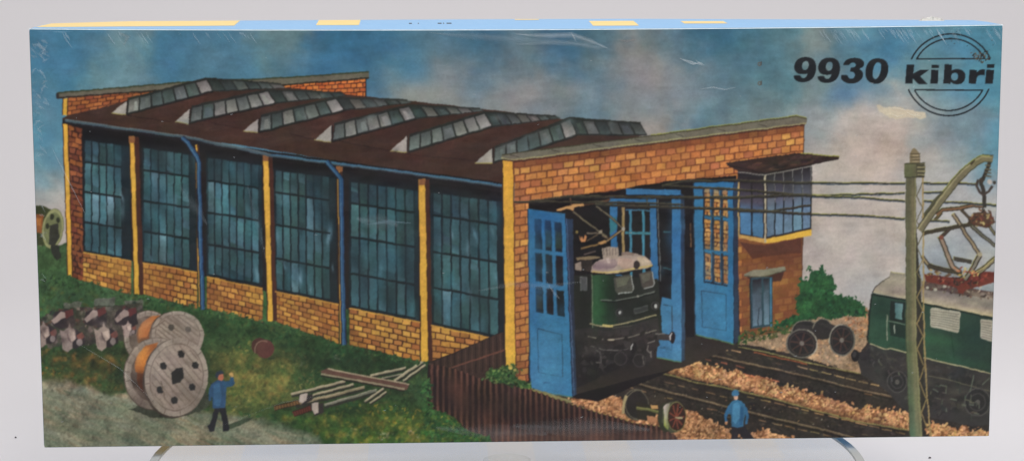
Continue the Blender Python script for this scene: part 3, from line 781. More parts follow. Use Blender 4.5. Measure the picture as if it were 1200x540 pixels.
# gateway
dv = sub('gateway_opening')
dv.poly([(619, 238), (667, 230), (718, 224.5), (745, 218), (790, 212), (862, 206), (866, 402), (800, 428), (700, 470), (672, 466), (618, 455)], (24, 21, 22), SO+28)
dv.line([(619, 238), (667, 230), (718, 224.5)], 1.6, (46, 34, 30), SO+29)
dv.gpoly([(664, 386), (700, 392), (812, 392), (866, 404), (800, 430), (735, 445), (674, 462)], [(36, 33, 32)]*3+[(50, 44, 38)]*4, SO+29)
dv.poly([(803, 215), (812, 214), (812, 395), (803, 395)], (22, 20, 24), SO+29)
dv.line([(808.5, 262), (809, 290)], 1, (120, 88, 60), SO+30)
BB, BD, BH = (52, 116, 152), (38, 46, 62), (50, 100, 122)
def door(q, side, wins, win_rows, panel_, bandc=(22, 24, 26), seen=None):
    d = sub('gate_leaf')
    (a, b, c, e) = q
    d.gpoly([a, b, c, e], [jit(mix(BB, (50, 98, 140), .5), .02)]*2+[jit(BB, .02), mix(BB, (72, 122, 160), .6)], SO+32)
    d.line([a, b], 1.2, BH, SO+33); d.line([e, c], 1.5, (84, 110, 66), SO+33.5); d.line([a, e], 1.3, (34, 44, 54), SO+33.7)
    if side: d.poly(side, BD, SO+33); d.line([side[0], side[3]], 1.1, (24, 28, 44), SO+33.8)
    F = homog(q)
    for (u0, u1) in wins:
        for (v0, v1) in win_rows:
            R_ = [F(u0, v0), F(u1, v0), F(u1, v1), F(u0, v1)]
            if seen: bricks(d, R_, 1, max(2, int((v1-v0)*36)), [(176, 128, 70), (164, 108, 58), (182, 138, 80)], (80, 48, 32), SO+34, jag=.4)
            else:
                d.poly(R_, jit(bandc, .15), SO+34)
                if random.random() < .6: d.poly([F(u0+.01, v0+(v1-v0)*.3), F(u1-.02, v0+(v1-v0)*.35), F(u1-.02, v1-.02), F(u0+.01, v1-.02)], jit((34, 42, 36), .2), SO+34.7)
            d.line([R_[0], R_[1]], .9, (30, 52, 66), SO+35.4); d.line([R_[0], R_[3]], .9, (30, 52, 66), SO+36)
    for P in panel_: d.line(P+[P[0]], 1.1, (34, 58, 78), SO+36)
    return d
d1 = door([(618, 244.5), (661.5, 251), (669.5, 465), (620, 456)], [(662.5, 256), (670.5, 257), (674.5, 462), (669.5, 465)],
     ((.18, .36), (.45, .62), (.71, .89)), ((.055, .235), (.26, .425), (.455, .595)), [[(629, 384.5), (657.5, 391.5), (658, 441.5), (629.5, 436)]])
d1.line([(663, 256), (671.5, 463)], 1, (80, 96, 124), SO+37); d1.poly([(634, 447), (643, 447.5), (646, 449), (636, 449)], (40, 78, 116), SO+37)
# second leaf, behind the locomotive
d2 = sub('gate_leaf')
d2.poly([(733, 221), (797, 223), (797, 229), (768, 228.5), (733, 228)], (54, 106, 148), SO+31)
d2.poly([(713, 230), (768, 232), (771, 330), (771, 350), (716, 330)], (50, 100, 142), SO+31.7)
d2.poly([(722.5, 236), (760.5, 237), (762, 340), (722.5, 320)], (26, 26, 28), SO+33)
d2.poly([(727.5, 243), (731, 243), (731, 300), (728, 300)], (150, 128, 84), SO+34)
for x_ in (738, 753): d2.line([(x_, 246), (x_+.5, 300), (x_+1, 330)], 3, (64, 122, 144), SO+34)
d2.line([(732, 272.5), (762, 274)], 3.2, (60, 112, 124), SO+35); d2.line([(732, 245.5), (762, 247)], 1.5, (60, 104, 128), SO+35)
d2.poly([(713, 252), (722, 256), (722, 268), (714, 275)], (52, 112, 124), SO+34)
d2.line([(770, 234), (773.3, 330)], 1.3, (92, 96, 96), SO+35)
d3 = sub('gate_leaf')
d3.gpoly([(787, 230), (797, 230), (797.5, 424.5), (768, 419)], [(54, 106, 150), (54, 106, 150), (70, 122, 158), (66, 116, 150)], SO+31)
d3.poly([(773, 236), (787, 236), (786, 351), (774.5, 348)], (22, 21, 23), SO+32)
d3.poly([(774, 350), (786.5, 352), (787, 420), (768, 418)], (62, 114, 150), SO+32.6)
d3.line([(776, 357), (786, 359), (786.5, 408), (776, 406)], 1.1, (36, 62, 80), SO+34)
d3.poly([(797, 227), (801.5, 229), (801.5, 422.5), (797.5, 424.5)], BD, SO+32.6)
d3.line([(777, 272), (786, 272)], 1.6, (48, 84, 88), SO+34); d3.line([(776, 314), (786, 316)], 1.6, (44, 78, 82), SO+34)
d3.line([(768, 419), (797.5, 424.5)], 1.4, (84, 118, 74), SO+34)
d4 = door([(812, 212), (859, 215), (859, 403.5), (813.5, 392)], [(859, 215), (864, 213), (865, 400), (859, 403.5)],
     ((.27, .43), (.51, .67), (.74, .86)), ((.045, .215), (.235, .43), (.45, .625)), [[(821, 341), (850, 345.5), (850, 388), (822, 383)]], seen=True)
d4.line([(824, 222), (824, 331)], 1.8, (26, 30, 40), SO+37); d4.line([(824, 331), (852, 335)], 1.8, (28, 34, 46), SO+37.6)
for x_ in (834.3, 845.2): d4.line([(x_, 222), (x_+.3, 333)], 3, (38, 48, 60), SO+37)
d4.line([(824, 253), (851, 255)], 2, (44, 72, 84), SO+38.2); d4.line([(824, 293.5), (851, 296)], 2.4, (48, 100, 134), SO+38.2)
# ---- signal room on the corner
sr = sub('bay_window')
sr.poly([(866, 284), (895, 288), (938, 279), (938, 297), (905, 300), (881, 304)], (84, 50, 38), SO+30)
sr.poly([(864, 200), (896, 203), (896, 284), (865, 277)], (36, 33, 36), SO+31)
sr.poly([(896, 203), (951, 193), (950, 270), (896, 281)], (38, 34, 36), SO+31)
def pane(P, top, mid, low):
    (a, b, c, d) = P; m1 = mix(a, d, .42); m2 = mix(b, c, .42); n1 = mix(a, d, .66); n2 = mix(b, c, .66)
    sr.gpoly([a, b, m2, m1], [top]*2+[mid]*2, SO+32); sr.gpoly([m1, m2, n2, n1], [mid]*2+[low]*2, SO+32); sr.gpoly([n1, n2, c, d], [low]*4, SO+32)
for (x0, x1) in ((866.5, 879.5), (881.5, 893.5)):
    t = lambda x: 207+(x-866)*.1; b = lambda x: 274+(x-866)*.2
    pane([(x0, t(x0)), (x1, t(x1)), (x1, b(x1)), (x0, b(x0))], (38, 32, 34), (72, 68, 82), jit((74, 116, 150), .08))
X = [897.5, 907.5, 917.5, 928.5, 939.5, 949.5]
for x0, x1 in zip(X, X[1:]):
    t = lambda x: 206-(x-897)*.19; b = lambda x: 278-(x-897)*.2
    pane([(x0+.6, t(x0)), (x1-.6, t(x1)), (x1-.6, b(x1)), (x0+.6, b(x0))], (36, 32, 34), jit((88, 90, 102), .15), jit((104, 134, 154), .14))
    sr.line([(x1, t(x1)), (x1+.2, t(x1)+34)], .9, (116, 116, 112), SO+33.4); sr.line([(x1+.2, t(x1)+34), (x1, b(x1))], 1.4, (26, 30, 34), SO+33.4)
sr.line([(880.5, 248), (880.5, 276)], 1.2, (28, 34, 44), SO+33.4)
sr.poly([(864, 275), (896, 280.5), (896, 286), (864.5, 279)], (188, 148, 84), SO+34); sr.poly([(896, 280.5), (950, 269.5), (950, 277), (896, 286)], (206, 164, 66), SO+34)
sr.line([(864.7, 214), (864.9, 277)], 1.9, (176, 146, 96), SO+34.7); sr.line([(896, 206), (896, 285)], 2.2, (176, 166, 140), SO+34.7)
sr.line([(897, 248), (912, 248), (925, 245), (938, 243), (949, 241)], 1.2, (66, 92, 120), SO+35.4)
sr.line([(864, 202), (895.5, 206), (951, 195)], 1.3, (128, 124, 116), SO+35.4)
sroof = sub('bay_roof')
sroof.poly([(850, 191.5), (890, 186), (938, 180), (983, 184.5), (982, 187.5), (951, 193), (896, 204.5), (864, 200.5), (852, 194)], (52, 38, 34), SO+36)
scatter(sroof, [(858, 193), (935, 182), (975, 186), (896, 202)], 60, [(66, 48, 42), (46, 34, 32), (76, 56, 46)], 3, 9, SO+36.6, ang=-.12, asp=4, spread=.1)
sroof.line([(938, 180), (983, 184.3)], 1.1, (150, 150, 70), SO+40.4); sroof.line([(851, 192), (938, 180)], 1, (38, 28, 28), SO+40.4)
sroof.line([(852, 194), (896, 204), (982, 187.3)], 1.1, (30, 24, 24), SO+40.4)
can = sub('canopy')
can.poly([(873, 324), (893, 326), (919, 317), (914, 330), (893, 332), (880, 329)], (70, 42, 32), SO+30)
can.poly([(871, 322), (882, 316.8), (919, 313), (920.5, 318), (893, 325), (871.5, 324.3)], (128, 126, 104), SO+34)
can.line([(871.5, 324), (893, 324.8), (920.5, 317.6)], 1.3, (82, 80, 62), SO+35)
dr = sub('side_door')
dr.poly([(877.5, 325.5), (904.5, 325), (904.5, 382), (878, 386)], (44, 66, 74), SO+33)
for P, c in (([(881, 328), (891.5, 327), (891.5, 381), (881, 383)], (96, 118, 132)), ([(894, 327), (900.5, 327), (900.5, 380), (894, 381)], (104, 132, 148))):
    dt_ = (30, 30, 34); sr_ = [dt_, dt_, jit(c, .05), c]
    (a, b, c1, d) = P; m1 = mix(a, d, .3); m2 = mix(b, c1, .3)
    dr.gpoly([a, b, m2, m1], [dt_, dt_, mix(dt_, c, .6), mix(dt_, c, .5)], SO+34); dr.gpoly([m1, m2, c1, d], [mix(dt_, c, .6), mix(dt_, c, .5), c, jit(c, .1)], SO+34)
dr.line([(887, 382), (888, 362), (890.5, 361)], .9, (36, 44, 52), SO+35); dr.line([(902.5, 326), (902.5, 383)], 1.6, (66, 118, 146), SO+35)
dr.line([(878, 326), (878.4, 386)], 1.3, (26, 34, 38), SO+35)
grs2 = part('grass', M_ROUGH, ground)
scatter(grs2, [(862, 392), (880, 388), (895, 384), (915, 381), (940, 378), (938, 388), (900, 397), (864, 402)], 110, [(54, 74, 40), (42, 62, 34), (84, 84, 50)], 2, 6, SO+36)

# ---- bush
def bush(pts, pal, n, z, name='printed_bush', leaf=(2, 5.5)):
    b = part(name, M_ROUGH); b.poly(rough(pts, 2.2, 3), pal[0], z)
    grow = rough(pts, 1, 6)
    scatter(b, pts, n, pal, leaf[0], leaf[1], z+.7, asp=1.8, jt=.18)
    for (x, y) in grow:
        if random.random() < .75: scatter(b, [(x-3, y-3), (x+3, y-3), (x+3, y+3), (x-3, y+3)], 3, pal, leaf[0], leaf[1]*.8, z+4.5, jt=.18)
    return b
GREEN = [(32, 72, 42), (28, 62, 38), (38, 84, 48), (46, 94, 54), (24, 54, 34)]
bush([(936, 370), (932, 352), (937, 340), (936, 327), (948, 330), (950, 319), (947, 316), (958, 319), (960, 310), (965, 318), (967, 323), (975, 323), (974, 331), (979, 337), (973, 345), (985, 347), (1000, 351), (1008, 355), (1014, 366), (1010, 371), (990, 370), (975, 374), (955, 372), (940, 377), (915, 384), (905, 382), (925, 372)], GREEN, 420, SO+36)

# ---- wires, mast
wires = []
def wire(P, wd=1.7):
    x_ = part('printed_wire'); x_.line(P, wd*.85, (50, 48, 40), SO+66)
    x_.line([(x, y+wd*.75) for x, y in P], 1, (70, 84, 96) if P[0][0] > 900 else (34, 32, 30), SO+65.4)
    x_.line([(x, y-wd*.7) for x, y in P], .8, (156, 156, 96) if P[0][0] > 900 else (78, 72, 54), SO+66.7)
wire([(951, 215.5), (1060, 216)]); wire([(1082, 216), (1112, 216.5), (1146, 217)]); wire([(951, 230), (1000, 229), (1060, 227.5)]); wire([(951, 230.5), (1005, 232.5), (1060, 237)])
wire([(1082, 237), (1130, 239), (1167, 242)]); wire([(951, 251.7), (1010, 254), (1060, 257.7)]); wire([(1082, 227), (1105, 226.5)]); wire([(1082, 259), (1112, 261)])
wire([(775, 219), (800, 213), (860, 212), (905, 214), (951, 215.5)]); wire([(622, 236), (667, 230), (713, 231), (860, 232), (938, 229), (951, 230)], 1.9)
wire([(775, 218), (860, 222), (900, 226), (951, 230.5)], 1.4); wire([(697, 240), (790, 243), (860, 246), (951, 251.7)], 1.7); wire([(757, 233), (758, 241)], 1.3); wire([(602, 236), (760, 238), (800, 240)], 1)
wire([(864, 248), (896, 249), (924, 245), (950, 241)], 1.2)

# ---- electric locomotive at the gate
lo = part('printed_locomotive')
Z = SO+44
lo.gpoly([(671.5, 318), (693, 320), (765, 311), (771, 330), (775, 392), (766, 395), (715, 405), (672, 388)], [(34, 36, 32)]*8, Z)
lo.poly([(690, 384), (712, 388), (770, 372), (772, 392), (740, 401), (716, 406), (690, 402), (672, 398), (672, 386)], (48, 44, 43), Z+1)
lo.poly([(672, 398), (690, 402), (716, 407), (740, 402), (772, 393), (770, 400), (764, 420), (757, 428), (735, 427), (712, 436), (675, 455)], (36, 33, 33), Z+.5)
lo.gpoly([(692, 320), (712, 322), (717, 382), (693, 380)], [(40, 74, 46), (34, 58, 38), (34, 70, 42), (40, 82, 50)], Z+2)
lo.gpoly([(712, 322), (720, 321), (724, 381), (717, 382)], [(34, 58, 38), (32, 36, 32), (32, 38, 32), (34, 64, 40)], Z+2)
lo.line([(692.5, 321), (693.5, 384)], 1.1, (112, 128, 100), Z+3)
lo.line([(693, 321), (730, 320), (764, 311)], 2.2, (26, 26, 24), Z+3.5)
lr = part('loco_roof', None, lo)
lr.poly([(673, 309), (681, 306), (681, 317), (673.5, 316)], (142, 128, 114), Z+3)
lr.poly([(680, 305), (693, 303), (693, 318), (681, 317)], (42, 36, 32), Z+3)
lr.poly([(674, 302), (690, 299.5), (700, 300), (704, 302), (690, 304), (676, 305)], (120, 104, 78), Z+3.4)
lr.poly([(691.7, 318.5), (692.5, 311), (697, 306.5), (705, 303.5), (720, 301), (732, 299), (744, 297), (755, 300), (761, 305), (764, 311), (757, 314.5), (745, 316), (728, 319.5), (712, 320.5), (700, 320)], (152, 138, 126), Z+4)
lr.poly([(693, 311), (699, 306), (720, 303), (724, 309), (718, 314), (694, 315)], (118, 102, 104), Z+4.6)
lr.poly([(724, 302), (741, 304), (742, 313), (732, 316), (722, 309)], (166, 142, 128), Z+4.6)
lr.poly([(746, 301), (756, 302), (762, 308), (761, 311), (748, 312)], (176, 158, 134), Z+4.6)
lr.line([(692.5, 318), (705, 319.5), (728, 317.5), (745, 314.5), (763, 311)], 1.8, (186, 164, 98), Z+5.2)
lr.ell(745, 310.5, 3.8, 4.8, (50, 42, 40), Z+5.4)
lr.poly([(727, 296), (735, 295), (743, 297), (742, 299.5), (728, 299)], (128, 112, 100), Z+5.4)
lh = part('roof_vent', None, lo)
lh.poly([(704.5, 291), (713, 289), (723, 289.5), (724.5, 298), (723.5, 303), (706, 303.5)], (152, 138, 124), Z+6)
for i in range(5): lh.line([(707+i*3.3, 290.5), (707.5+i*3.3, 299)], .9, (108, 96, 86), Z+6.6)
lh.poly([(709.5, 302), (713, 302), (713.5, 308), (710.5, 308)], (176, 160, 150), Z+6.6)
lwn = []
for (P, c) in (([(718, 325), (737, 321.6), (739, 323), (741.3, 338), (739, 342), (723, 344), (719.5, 340)], (70, 68, 62)), ([(748, 320.5), (761, 316.8), (763, 318), (766.2, 332.5), (764.5, 335.7), (753.5, 338.5), (750.5, 335)], (72, 66, 60)), ([(679, 324), (687, 324.5), (687, 340.5), (679, 340)], (76, 78, 78))):
    w_ = part('cab_window', None, lo); w_.poly(P, c, Z+4); x_ = [p_ for p_ in P]
    w_.poly([mix(P[0], P[3], .1), mix(P[1], P[3], .15), mix(P[3], P[0], .35), mix(P[-1], P[1], .15)], jit((88, 84, 74), .1), Z+4.7)
    if len(P) > 4: w_.line([P[2], P[3], P[4], P[5]], 1.2, (154, 158, 152), Z+5.4)
    else: w_.line(P+[P[0]], .9, (116, 120, 116), Z+5.4)
lo.line([(703, 351.6), (720, 351.8), (746.6, 347), (766, 341.8)], 1.3, (100, 106, 96), Z+4)
lo.line([(704, 353.2), (720, 353.4), (746.6, 348.6), (768, 343)], 1.3, (20, 22, 20), Z+4.2)
lo.poly([(742, 362), (758, 358), (758.5, 363.5), (742.5, 367.5)], (52, 54, 52), Z+4.4); lo.line([(742, 362), (758, 358), (758.5, 363.5), (742.5, 367.5), (742, 362)], .9, (86, 88, 84), Z+5)
lo.ell(746.2, 347, 1.5, 1.5, (130, 130, 120), Z+5.4)
for (x, y, r) in ((724.5, 366, 4.3), (766.7, 358.5, 4.8)):
    h_ = part('headlight', None, lo); h_.ell(x, y, r, r, (60, 62, 58), Z+5); h_.ell(x, y, r*.75, r*.78, (34, 34, 34), Z+5.7); h_.ell(x+.9, y+.3, r*.35, r*.5, (170, 172, 166), Z+6.4)
lo.line([(690, 379), (700, 381.5), (712, 382.3), (728, 379.5), (745, 375), (768.5, 369)], 1.6, (150, 140, 106), Z+4)
lo.line([(705, 380.5), (717, 382.3)], 2.6, (196, 178, 112), Z+4.8); lo.line([(716, 384.6), (740, 381)], .8, (92, 86, 74), Z+4.8)
lo.line([(688, 393), (700, 396.5), (715, 398.3), (734, 395.3), (752, 391), (768, 387)], 1.3, (118, 112, 100), Z+4); lo.line([(712, 398), (719, 398.2)], 1.9, (186, 176, 150), Z+4.8)
lo.line([(690, 405), (706, 409.5), (727, 410.6), (738, 407)], .9, (96, 92, 88), Z+4)
scatter(lo, [(674, 386), (712, 390), (768, 376), (768, 395), (757, 424), (714, 432), (676, 450)], 130, [(44, 41, 40), (36, 34, 33), (54, 50, 48), (42, 39, 39)], 3, 9, Z+1.6, ang=0, asp=2, spread=1.6, jt=.05)
lo.line([(697, 410), (702, 412), (703, 424)], 1.2, (80, 76, 74), Z+5); lo.line([(697, 424.5), (704, 425)], 1.3, (84, 80, 76), Z+5)
for (x, y, rx, ry, st) in ((741.5, 407, 4, 6.5, (730, 402)), (786.7, 395.5, 3.4, 7, (769, 394))):
    b_ = part('buffer', None, lo); b_.poly([(st[0], st[1]-4), (x, y-3), (x, y+3.5), (st[0], st[1]+4)], (58, 54, 52), Z+6); b_.ell(x, y, rx, ry, (32, 29, 30), Z+7)
    b_.line([(x-rx*.2, y-ry*.75), (x-rx*.75, y-ry*.2), (x-rx*.8, y+ry*.4)], 1.4, (190, 188, 182), Z+7.7)
lo.line([(752, 415), (753, 428)], 1.2, (96, 90, 84), Z+5)
cpg = part('coupling', None, lo)
cpg.poly([(756, 401), (770, 397), (772, 404), (766, 409), (763, 421), (757, 423)], (48, 44, 43), Z+5)
for P in ([(757, 402), (766, 399)], [(762, 411), (761.5, 419)], [(767, 392), (778, 391)], [(758, 404), (757.5, 410), (762, 414)]): cpg.line(P, 1.4, (112, 106, 100), Z+6)
cpg.line([(786, 360), (786.5, 386)], 1, (50, 62, 70), Z+6); cpg.line([(772, 407), (786, 410), (787, 400)], .9, (46, 84, 112), Z+6)
for (x, y) in ((726, 418), (748, 420)):
    w_ = part('wheel', None, lo); w_.ell(x, y+2, 8, 8, (40, 37, 36), Z+4.8); w_.ell(x, y+2, 8, 8, (62, 58, 56), Z+5.5, rin=.86)
pg = part('pantograph', None, lo)
TAN = (186, 142, 92)
pg.poly([(651, 245.5), (658, 243.5), (663, 241.5), (668, 241), (671, 238.5), (683, 238.2), (684, 241), (672, 242.8), (671, 247), (667, 245.5), (663, 244.8), (656, 247.5), (651.5, 247.5)], TAN, Z+10)
pg.line([(667, 230), (668.5, 240)], 1.6, (98, 70, 56), Z+10.6); pg.line([(684, 239.5), (698, 238), (714, 234)], 2.6, (74, 54, 40), Z+9)
for P, w_, c in (([(670.5, 247.5), (702, 271.5), (711, 277)], 1.5, (110, 104, 82)), ([(698, 241.7), (714, 254), (729, 267.6)], 1.3, (118, 110, 88)), ([(730, 268), (708, 284)], 1.9, (130, 108, 78)),
     ([(708, 284), (680, 291.5)], 1.8, (124, 98, 60)), ([(687, 273), (702, 273), (705, 269)], 1.5, (120, 108, 92)), ([(687, 282), (700, 275)], 1.4, (92, 76, 56)), ([(683, 298), (697, 294)], 1.2, (92, 82, 78)), ([(705, 275), (712, 279)], 1.8, (112, 96, 74))):
    pg.line(P, w_+1.3, (40, 30, 26), Z+10.4); pg.line(P, w_, c, Z+11.2)
pg.poly([(678, 275), (680.5, 280), (681, 275.5), (683, 281), (685, 274.5), (687, 277), (685.5, 283), (681, 284), (679, 281)], (190, 130, 84), Z+11.2)
pg.ell(729.5, 268, 2.2, 2.4, (160, 154, 138), Z+12); pg.ell(703, 271.5, 2.1, 2.1, (150, 138, 116), Z+12); pg.poly([(699, 284), (709, 281), (710, 285), (703, 287)], (168, 128, 82), Z+12)
pg.ell(675, 272, 1.6, 2, (120, 104, 60), Z+12)

# ---- second locomotive at the right edge
l2 = part('printed_locomotive'); Z = SO+40
l2.poly([(1010, 416), (1018, 403), (1060, 414), (1170, 441), (1170, 498), (1138, 500), (1100, 492), (1062, 484), (1030, 452), (1008, 440), (1003, 420)], (50, 49, 47), Z)
scatter(l2, [(1018, 408), (1150, 440), (1155, 492), (1100, 488), (1060, 470), (1014, 430)], 170, [(58, 57, 53), (42, 42, 41), (66, 64, 58), (48, 50, 48)], 3, 9, Z+.6, ang=.2, asp=2, spread=1.3, jt=.05)
l2.gpoly([(1021, 344), (1060, 351), (1060, 414.5), (1038, 409), (1018, 403), (1014.5, 400)], [(46, 68, 56), (42, 68, 54), (38, 62, 48), (40, 68, 52), (44, 74, 56), (32, 48, 40)], Z+4)
l2.gpoly([(1060, 351), (1085, 355), (1170, 374), (1170, 441), (1083, 420), (1060, 414.5)], [(44, 66, 54), (40, 62, 50), (38, 58, 48), (36, 54, 46), (48, 78, 58), (44, 72, 54)], Z+4)
l2.line([(1020.5, 345), (1015, 399)], 1.8, (24, 32, 28), Z+4.8)
l2.line([(1021, 345.5), (1062, 352.5), (1170, 376)], 2.4, (26, 34, 30), Z+4.8)
l2.line([(1018, 403), (1030, 407.5), (1037, 410), (1042, 408.5), (1062, 414), (1083, 420.5), (1125, 430), (1170, 441.5)], 1.5, (166, 160, 122), Z+5)
l2.line([(1086, 441), (1110, 446), (1170, 462)], 1.1, (92, 88, 72), Z+5); l2.line([(1112, 380), (1117, 420)], .8, (26, 54, 38), Z+5)
r2 = part('loco_roof', None, l2)
r2.gpoly([(1021, 343.5), (1024, 338), (1060, 344), (1062, 351)], [(178, 168, 132), (150, 140, 120), (150, 140, 126), (180, 170, 136)], Z+6)
r2.gpoly([(1024, 338), (1032, 331), (1041, 326), (1060, 328), (1060, 344)], [(150, 140, 120), (104, 100, 94), (108, 104, 98), (100, 96, 92), (150, 140, 126)], Z+6)
r2.gpoly([(1060, 344), (1060, 328), (1085, 332), (1170, 350), (1170, 364)], [(150, 140, 126), (100, 96, 92), (108, 102, 96), (102, 98, 92), (124, 118, 108)], Z+6)
r2.gpoly([(1060, 344), (1170, 364), (1170, 374.5), (1062, 351.5)], [(150, 140, 126), (130, 120, 112), (178, 166, 128), (184, 172, 134)], Z+6)
r2.line([(1021, 344), (1024, 338), (1032, 331), (1042, 325.5)], 1.2, (40, 38, 36), Z+6.8)
r2.poly([(1041, 326), (1043, 319), (1046, 320), (1060, 322), (1060, 328)], (116, 112, 100), Z+6.6); r2.line([(1043, 319), (1046, 320.5), (1060, 322)], 1, (158, 154, 104), Z+7.4)
r2.poly([(1080, 330), (1130, 338), (1170, 344), (1170, 352), (1130, 347), (1082, 338)], (70, 54, 48), Z+6.8)
scatter(r2, [(1082, 331), (1130, 339), (1165, 343), (1165, 352), (1130, 348), (1084, 340)], 60, [(150, 138, 120), (92, 66, 54), (60, 46, 42), (120, 108, 90)], 1.5, 5, Z+7.6)
for (x, y) in ((1086, 338), (1095, 340), (1106, 337), (1148, 337)): r2.ell(x, y, 2, 1.7, (172, 168, 150), Z+11.5)
cw = part('cab_window', None, l2); cw.poly([(1043, 353), (1059.5, 355.5), (1059.5, 380), (1041, 376)], (26, 36, 32), Z+6); cw.gpoly([(1048, 355.5), (1056.8, 357), (1056.5, 376), (1048, 374)], [(70, 100, 100), (96, 128, 126), (100, 134, 130), (74, 108, 106)], Z+6.8)
l2.line([(1038.5, 369), (1038.3, 400)], 1.1, (140, 144, 124), Z+6); l2.line([(1040, 377), (1060, 381)], 1.1, (96, 112, 96), Z+6.6); l2.line([(1047, 381), (1047, 392)], 1.2, (160, 166, 150), Z+7.2)
l2.poly([(1041, 378), (1060, 382), (1060, 398), (1042, 394)], (28, 44, 36), Z+5.6)
for P in ([(1091, 361), (1123, 366.3), (1124.5, 368), (1123, 389.5), (1121, 391.5), (1090, 384), (1088.7, 382), (1089.5, 362.5)], [(1149, 374.5), (1162.2, 376.7), (1161, 401.5), (1148.5, 398), (1147.3, 396), (1147.8, 376)]):
    g_ = part('louvre', None, l2); g_.poly(P, (160, 156, 138), Z+6)
    n_ = 7
    for i in range(n_):
        t = (i+.6)/n_; a = mix((1090, 363), (1089.5, 382), t) if P[0][0] < 1100 else mix((1149, 376), (1148.5, 396), t)
        b = mix((1123, 368), (1122.5, 389), t) if P[0][0] < 1100 else mix((1161.5, 378.5), (1161, 399.5), t)
        g_.line([a, b], 1.1, (116, 112, 100), Z+6.8)
for i in range(26):
    x = random.uniform(1088, 1152); y = 446+(x-1088)*.24+random.uniform(0, 34); q = random.uniform(3, 9)
    if i % 2: l2.line([(x, y), (x+q, y+q*.24)], random.uniform(1, 2), jit((80, 80, 70), .2), Z+7.4)
    else: l2.line([(x, y), (x+random.uniform(-1, 1), y+q)], random.uniform(1, 1.8), jit((72, 74, 66), .25), Z+7.4)
for i in range(10):
    x = random.uniform(1018, 1056); y = 414+(x-1018)*.24+random.uniform(0, 22); l2.line([(x, y), (x+random.uniform(-1, 5), y+random.uniform(1, 6))], 1.4, jit((78, 78, 70), .2), Z+7.4)
b_ = part('buffer', None, l2); b_.poly([(1003, 414), (1012, 412), (1018, 412), (1018, 422), (1008, 423)], (44, 42, 42), Z+5); b_.ell(1001, 417.5, 4.8, 6.8, (30, 29, 30), Z+6.5); b_.ell(1000, 416, 2, 3.5, (56, 54, 54), Z+7.2)
for (x, y, r) in ((1144, 472, 17), (1050, 448, 13)):
    w_ = part('wheel', None, l2); w_.ell(x, y, r*.92, r, (40, 40, 39), Z+5); w_.ell(x, y, r*.92, r, (74, 72, 68), Z+5.7, rin=.9); w_.ell(x, y, r*.6, r*.62, (62, 61, 58), Z+6.2, rin=.86); w_.ell(x, y, 3, 3, (84, 82, 76), Z+6.8)
for P in ([(1100, 452), (1108, 454), (1107, 462)], [(1092, 456), (1098, 460)], [(1140, 440), (1135, 460)], [(1158, 444), (1150, 452)], [(1112, 468), (1120, 470)]): l2.line(P, 1.5, (86, 92, 80), Z+7.4)
p2 = part('pantograph', None, l2); Z2 = Z+16
p2.poly([(1080, 321.5), (1090, 323), (1111, 326), (1128, 326), (1141, 318), (1166, 320), (1166, 331), (1150, 336), (1131, 341), (1128, 345), (1122, 344), (1121, 338), (1100, 334), (1084, 331)], (102, 50, 40), Z2-3)
scatter(p2, [(1084, 323), (1128, 328), (1150, 318), (1163, 324), (1140, 338), (1100, 333)], 80, [(120, 56, 44), (84, 40, 34), (60, 42, 36), (146, 112, 80)], 1.5, 5, Z2-2.3, jt=.2)
DKA = (64, 58, 44)
for P, w_, c in (([(1101, 279), (1109, 298), (1115, 313.5), (1124, 320)], 4.6, (144, 124, 104)), ([(1102, 279), (1115, 267)], 2.4, (70, 56, 48)), ([(1116, 252), (1132, 277), (1147, 299)], 3.4, (138, 124, 98)),
     ([(1148, 300), (1140, 314), (1130, 329)], 4, (120, 116, 100)), ([(1137, 266), (1153, 279), (1166, 290)], 3, (96, 96, 80)), ([(1081, 274.5), (1110, 269), (1142, 263.5)], 3, DKA), ([(1080, 301), (1085, 309), (1088, 314)], 3, (146, 130, 96)),
     ([(1086, 312), (1105, 317), (1126, 321.5)], 3.6, DKA), ([(1117, 304), (1138, 308)], 3, (70, 66, 58)), ([(1145, 322), (1164, 307)], 2.6, (128, 120, 90)), ([(1140, 322), (1155, 312), (1166, 303)], 2.2, (160, 150, 100)),
     ([(1097, 253), (1104, 247), (1127, 245), (1140, 242), (1152, 243)], 3, (118, 88, 62)), ([(1095, 259), (1103, 250)], 2.2, (96, 84, 52)), ([(1126, 247), (1140, 262)], 2.2, (80, 70, 54)), ([(1157, 264), (1166, 277)], 2, (120, 116, 80))):
    P = [(x, y) for x, y in P]
    p2.line(P, w_+1.6, (44, 38, 32), Z2); p2.line([(x-w_*.2, y-w_*.2) for x, y in P], w_+1.2, (150, 148, 92), Z2-.7); p2.line(P, w_*.8, c, Z2+.8)
p2.ell(1147.5, 299, 3, 3, (150, 142, 116), Z2+2); p2.ell(1102, 279.5, 2.6, 2.6, (120, 70, 56), Z2+2)
p2.poly(rough([(1133, 262), (1140, 252), (1150, 248), (1160, 250), (1165, 262), (1155, 267), (1142, 266)], 1.5, 3), (74, 54, 42), Z2+1.6)
scatter(p2, [(1133, 262), (1140, 250), (1150, 246), (1162, 250), (1164, 264), (1155, 268), (1142, 267)], 60, [(112, 72, 50), (78, 48, 38), (54, 44, 36), (150, 134, 92), (92, 52, 40)], 1.5, 5, Z2+2.4, jt=.15)
scatter(p2, [(1088, 316), (1126, 323), (1128, 328), (1088, 322)], 24, [(160, 130, 70), (90, 70, 50), (60, 50, 40)], 1.5, 5, Z2+2.4, ang=.1, spread=.4)
scatter(p2, [(1115, 312), (1140, 316), (1150, 322), (1124, 328)], 30, [(180, 120, 80), (130, 60, 46), (176, 156, 90)], 1.5, 4, Z2+2.4)

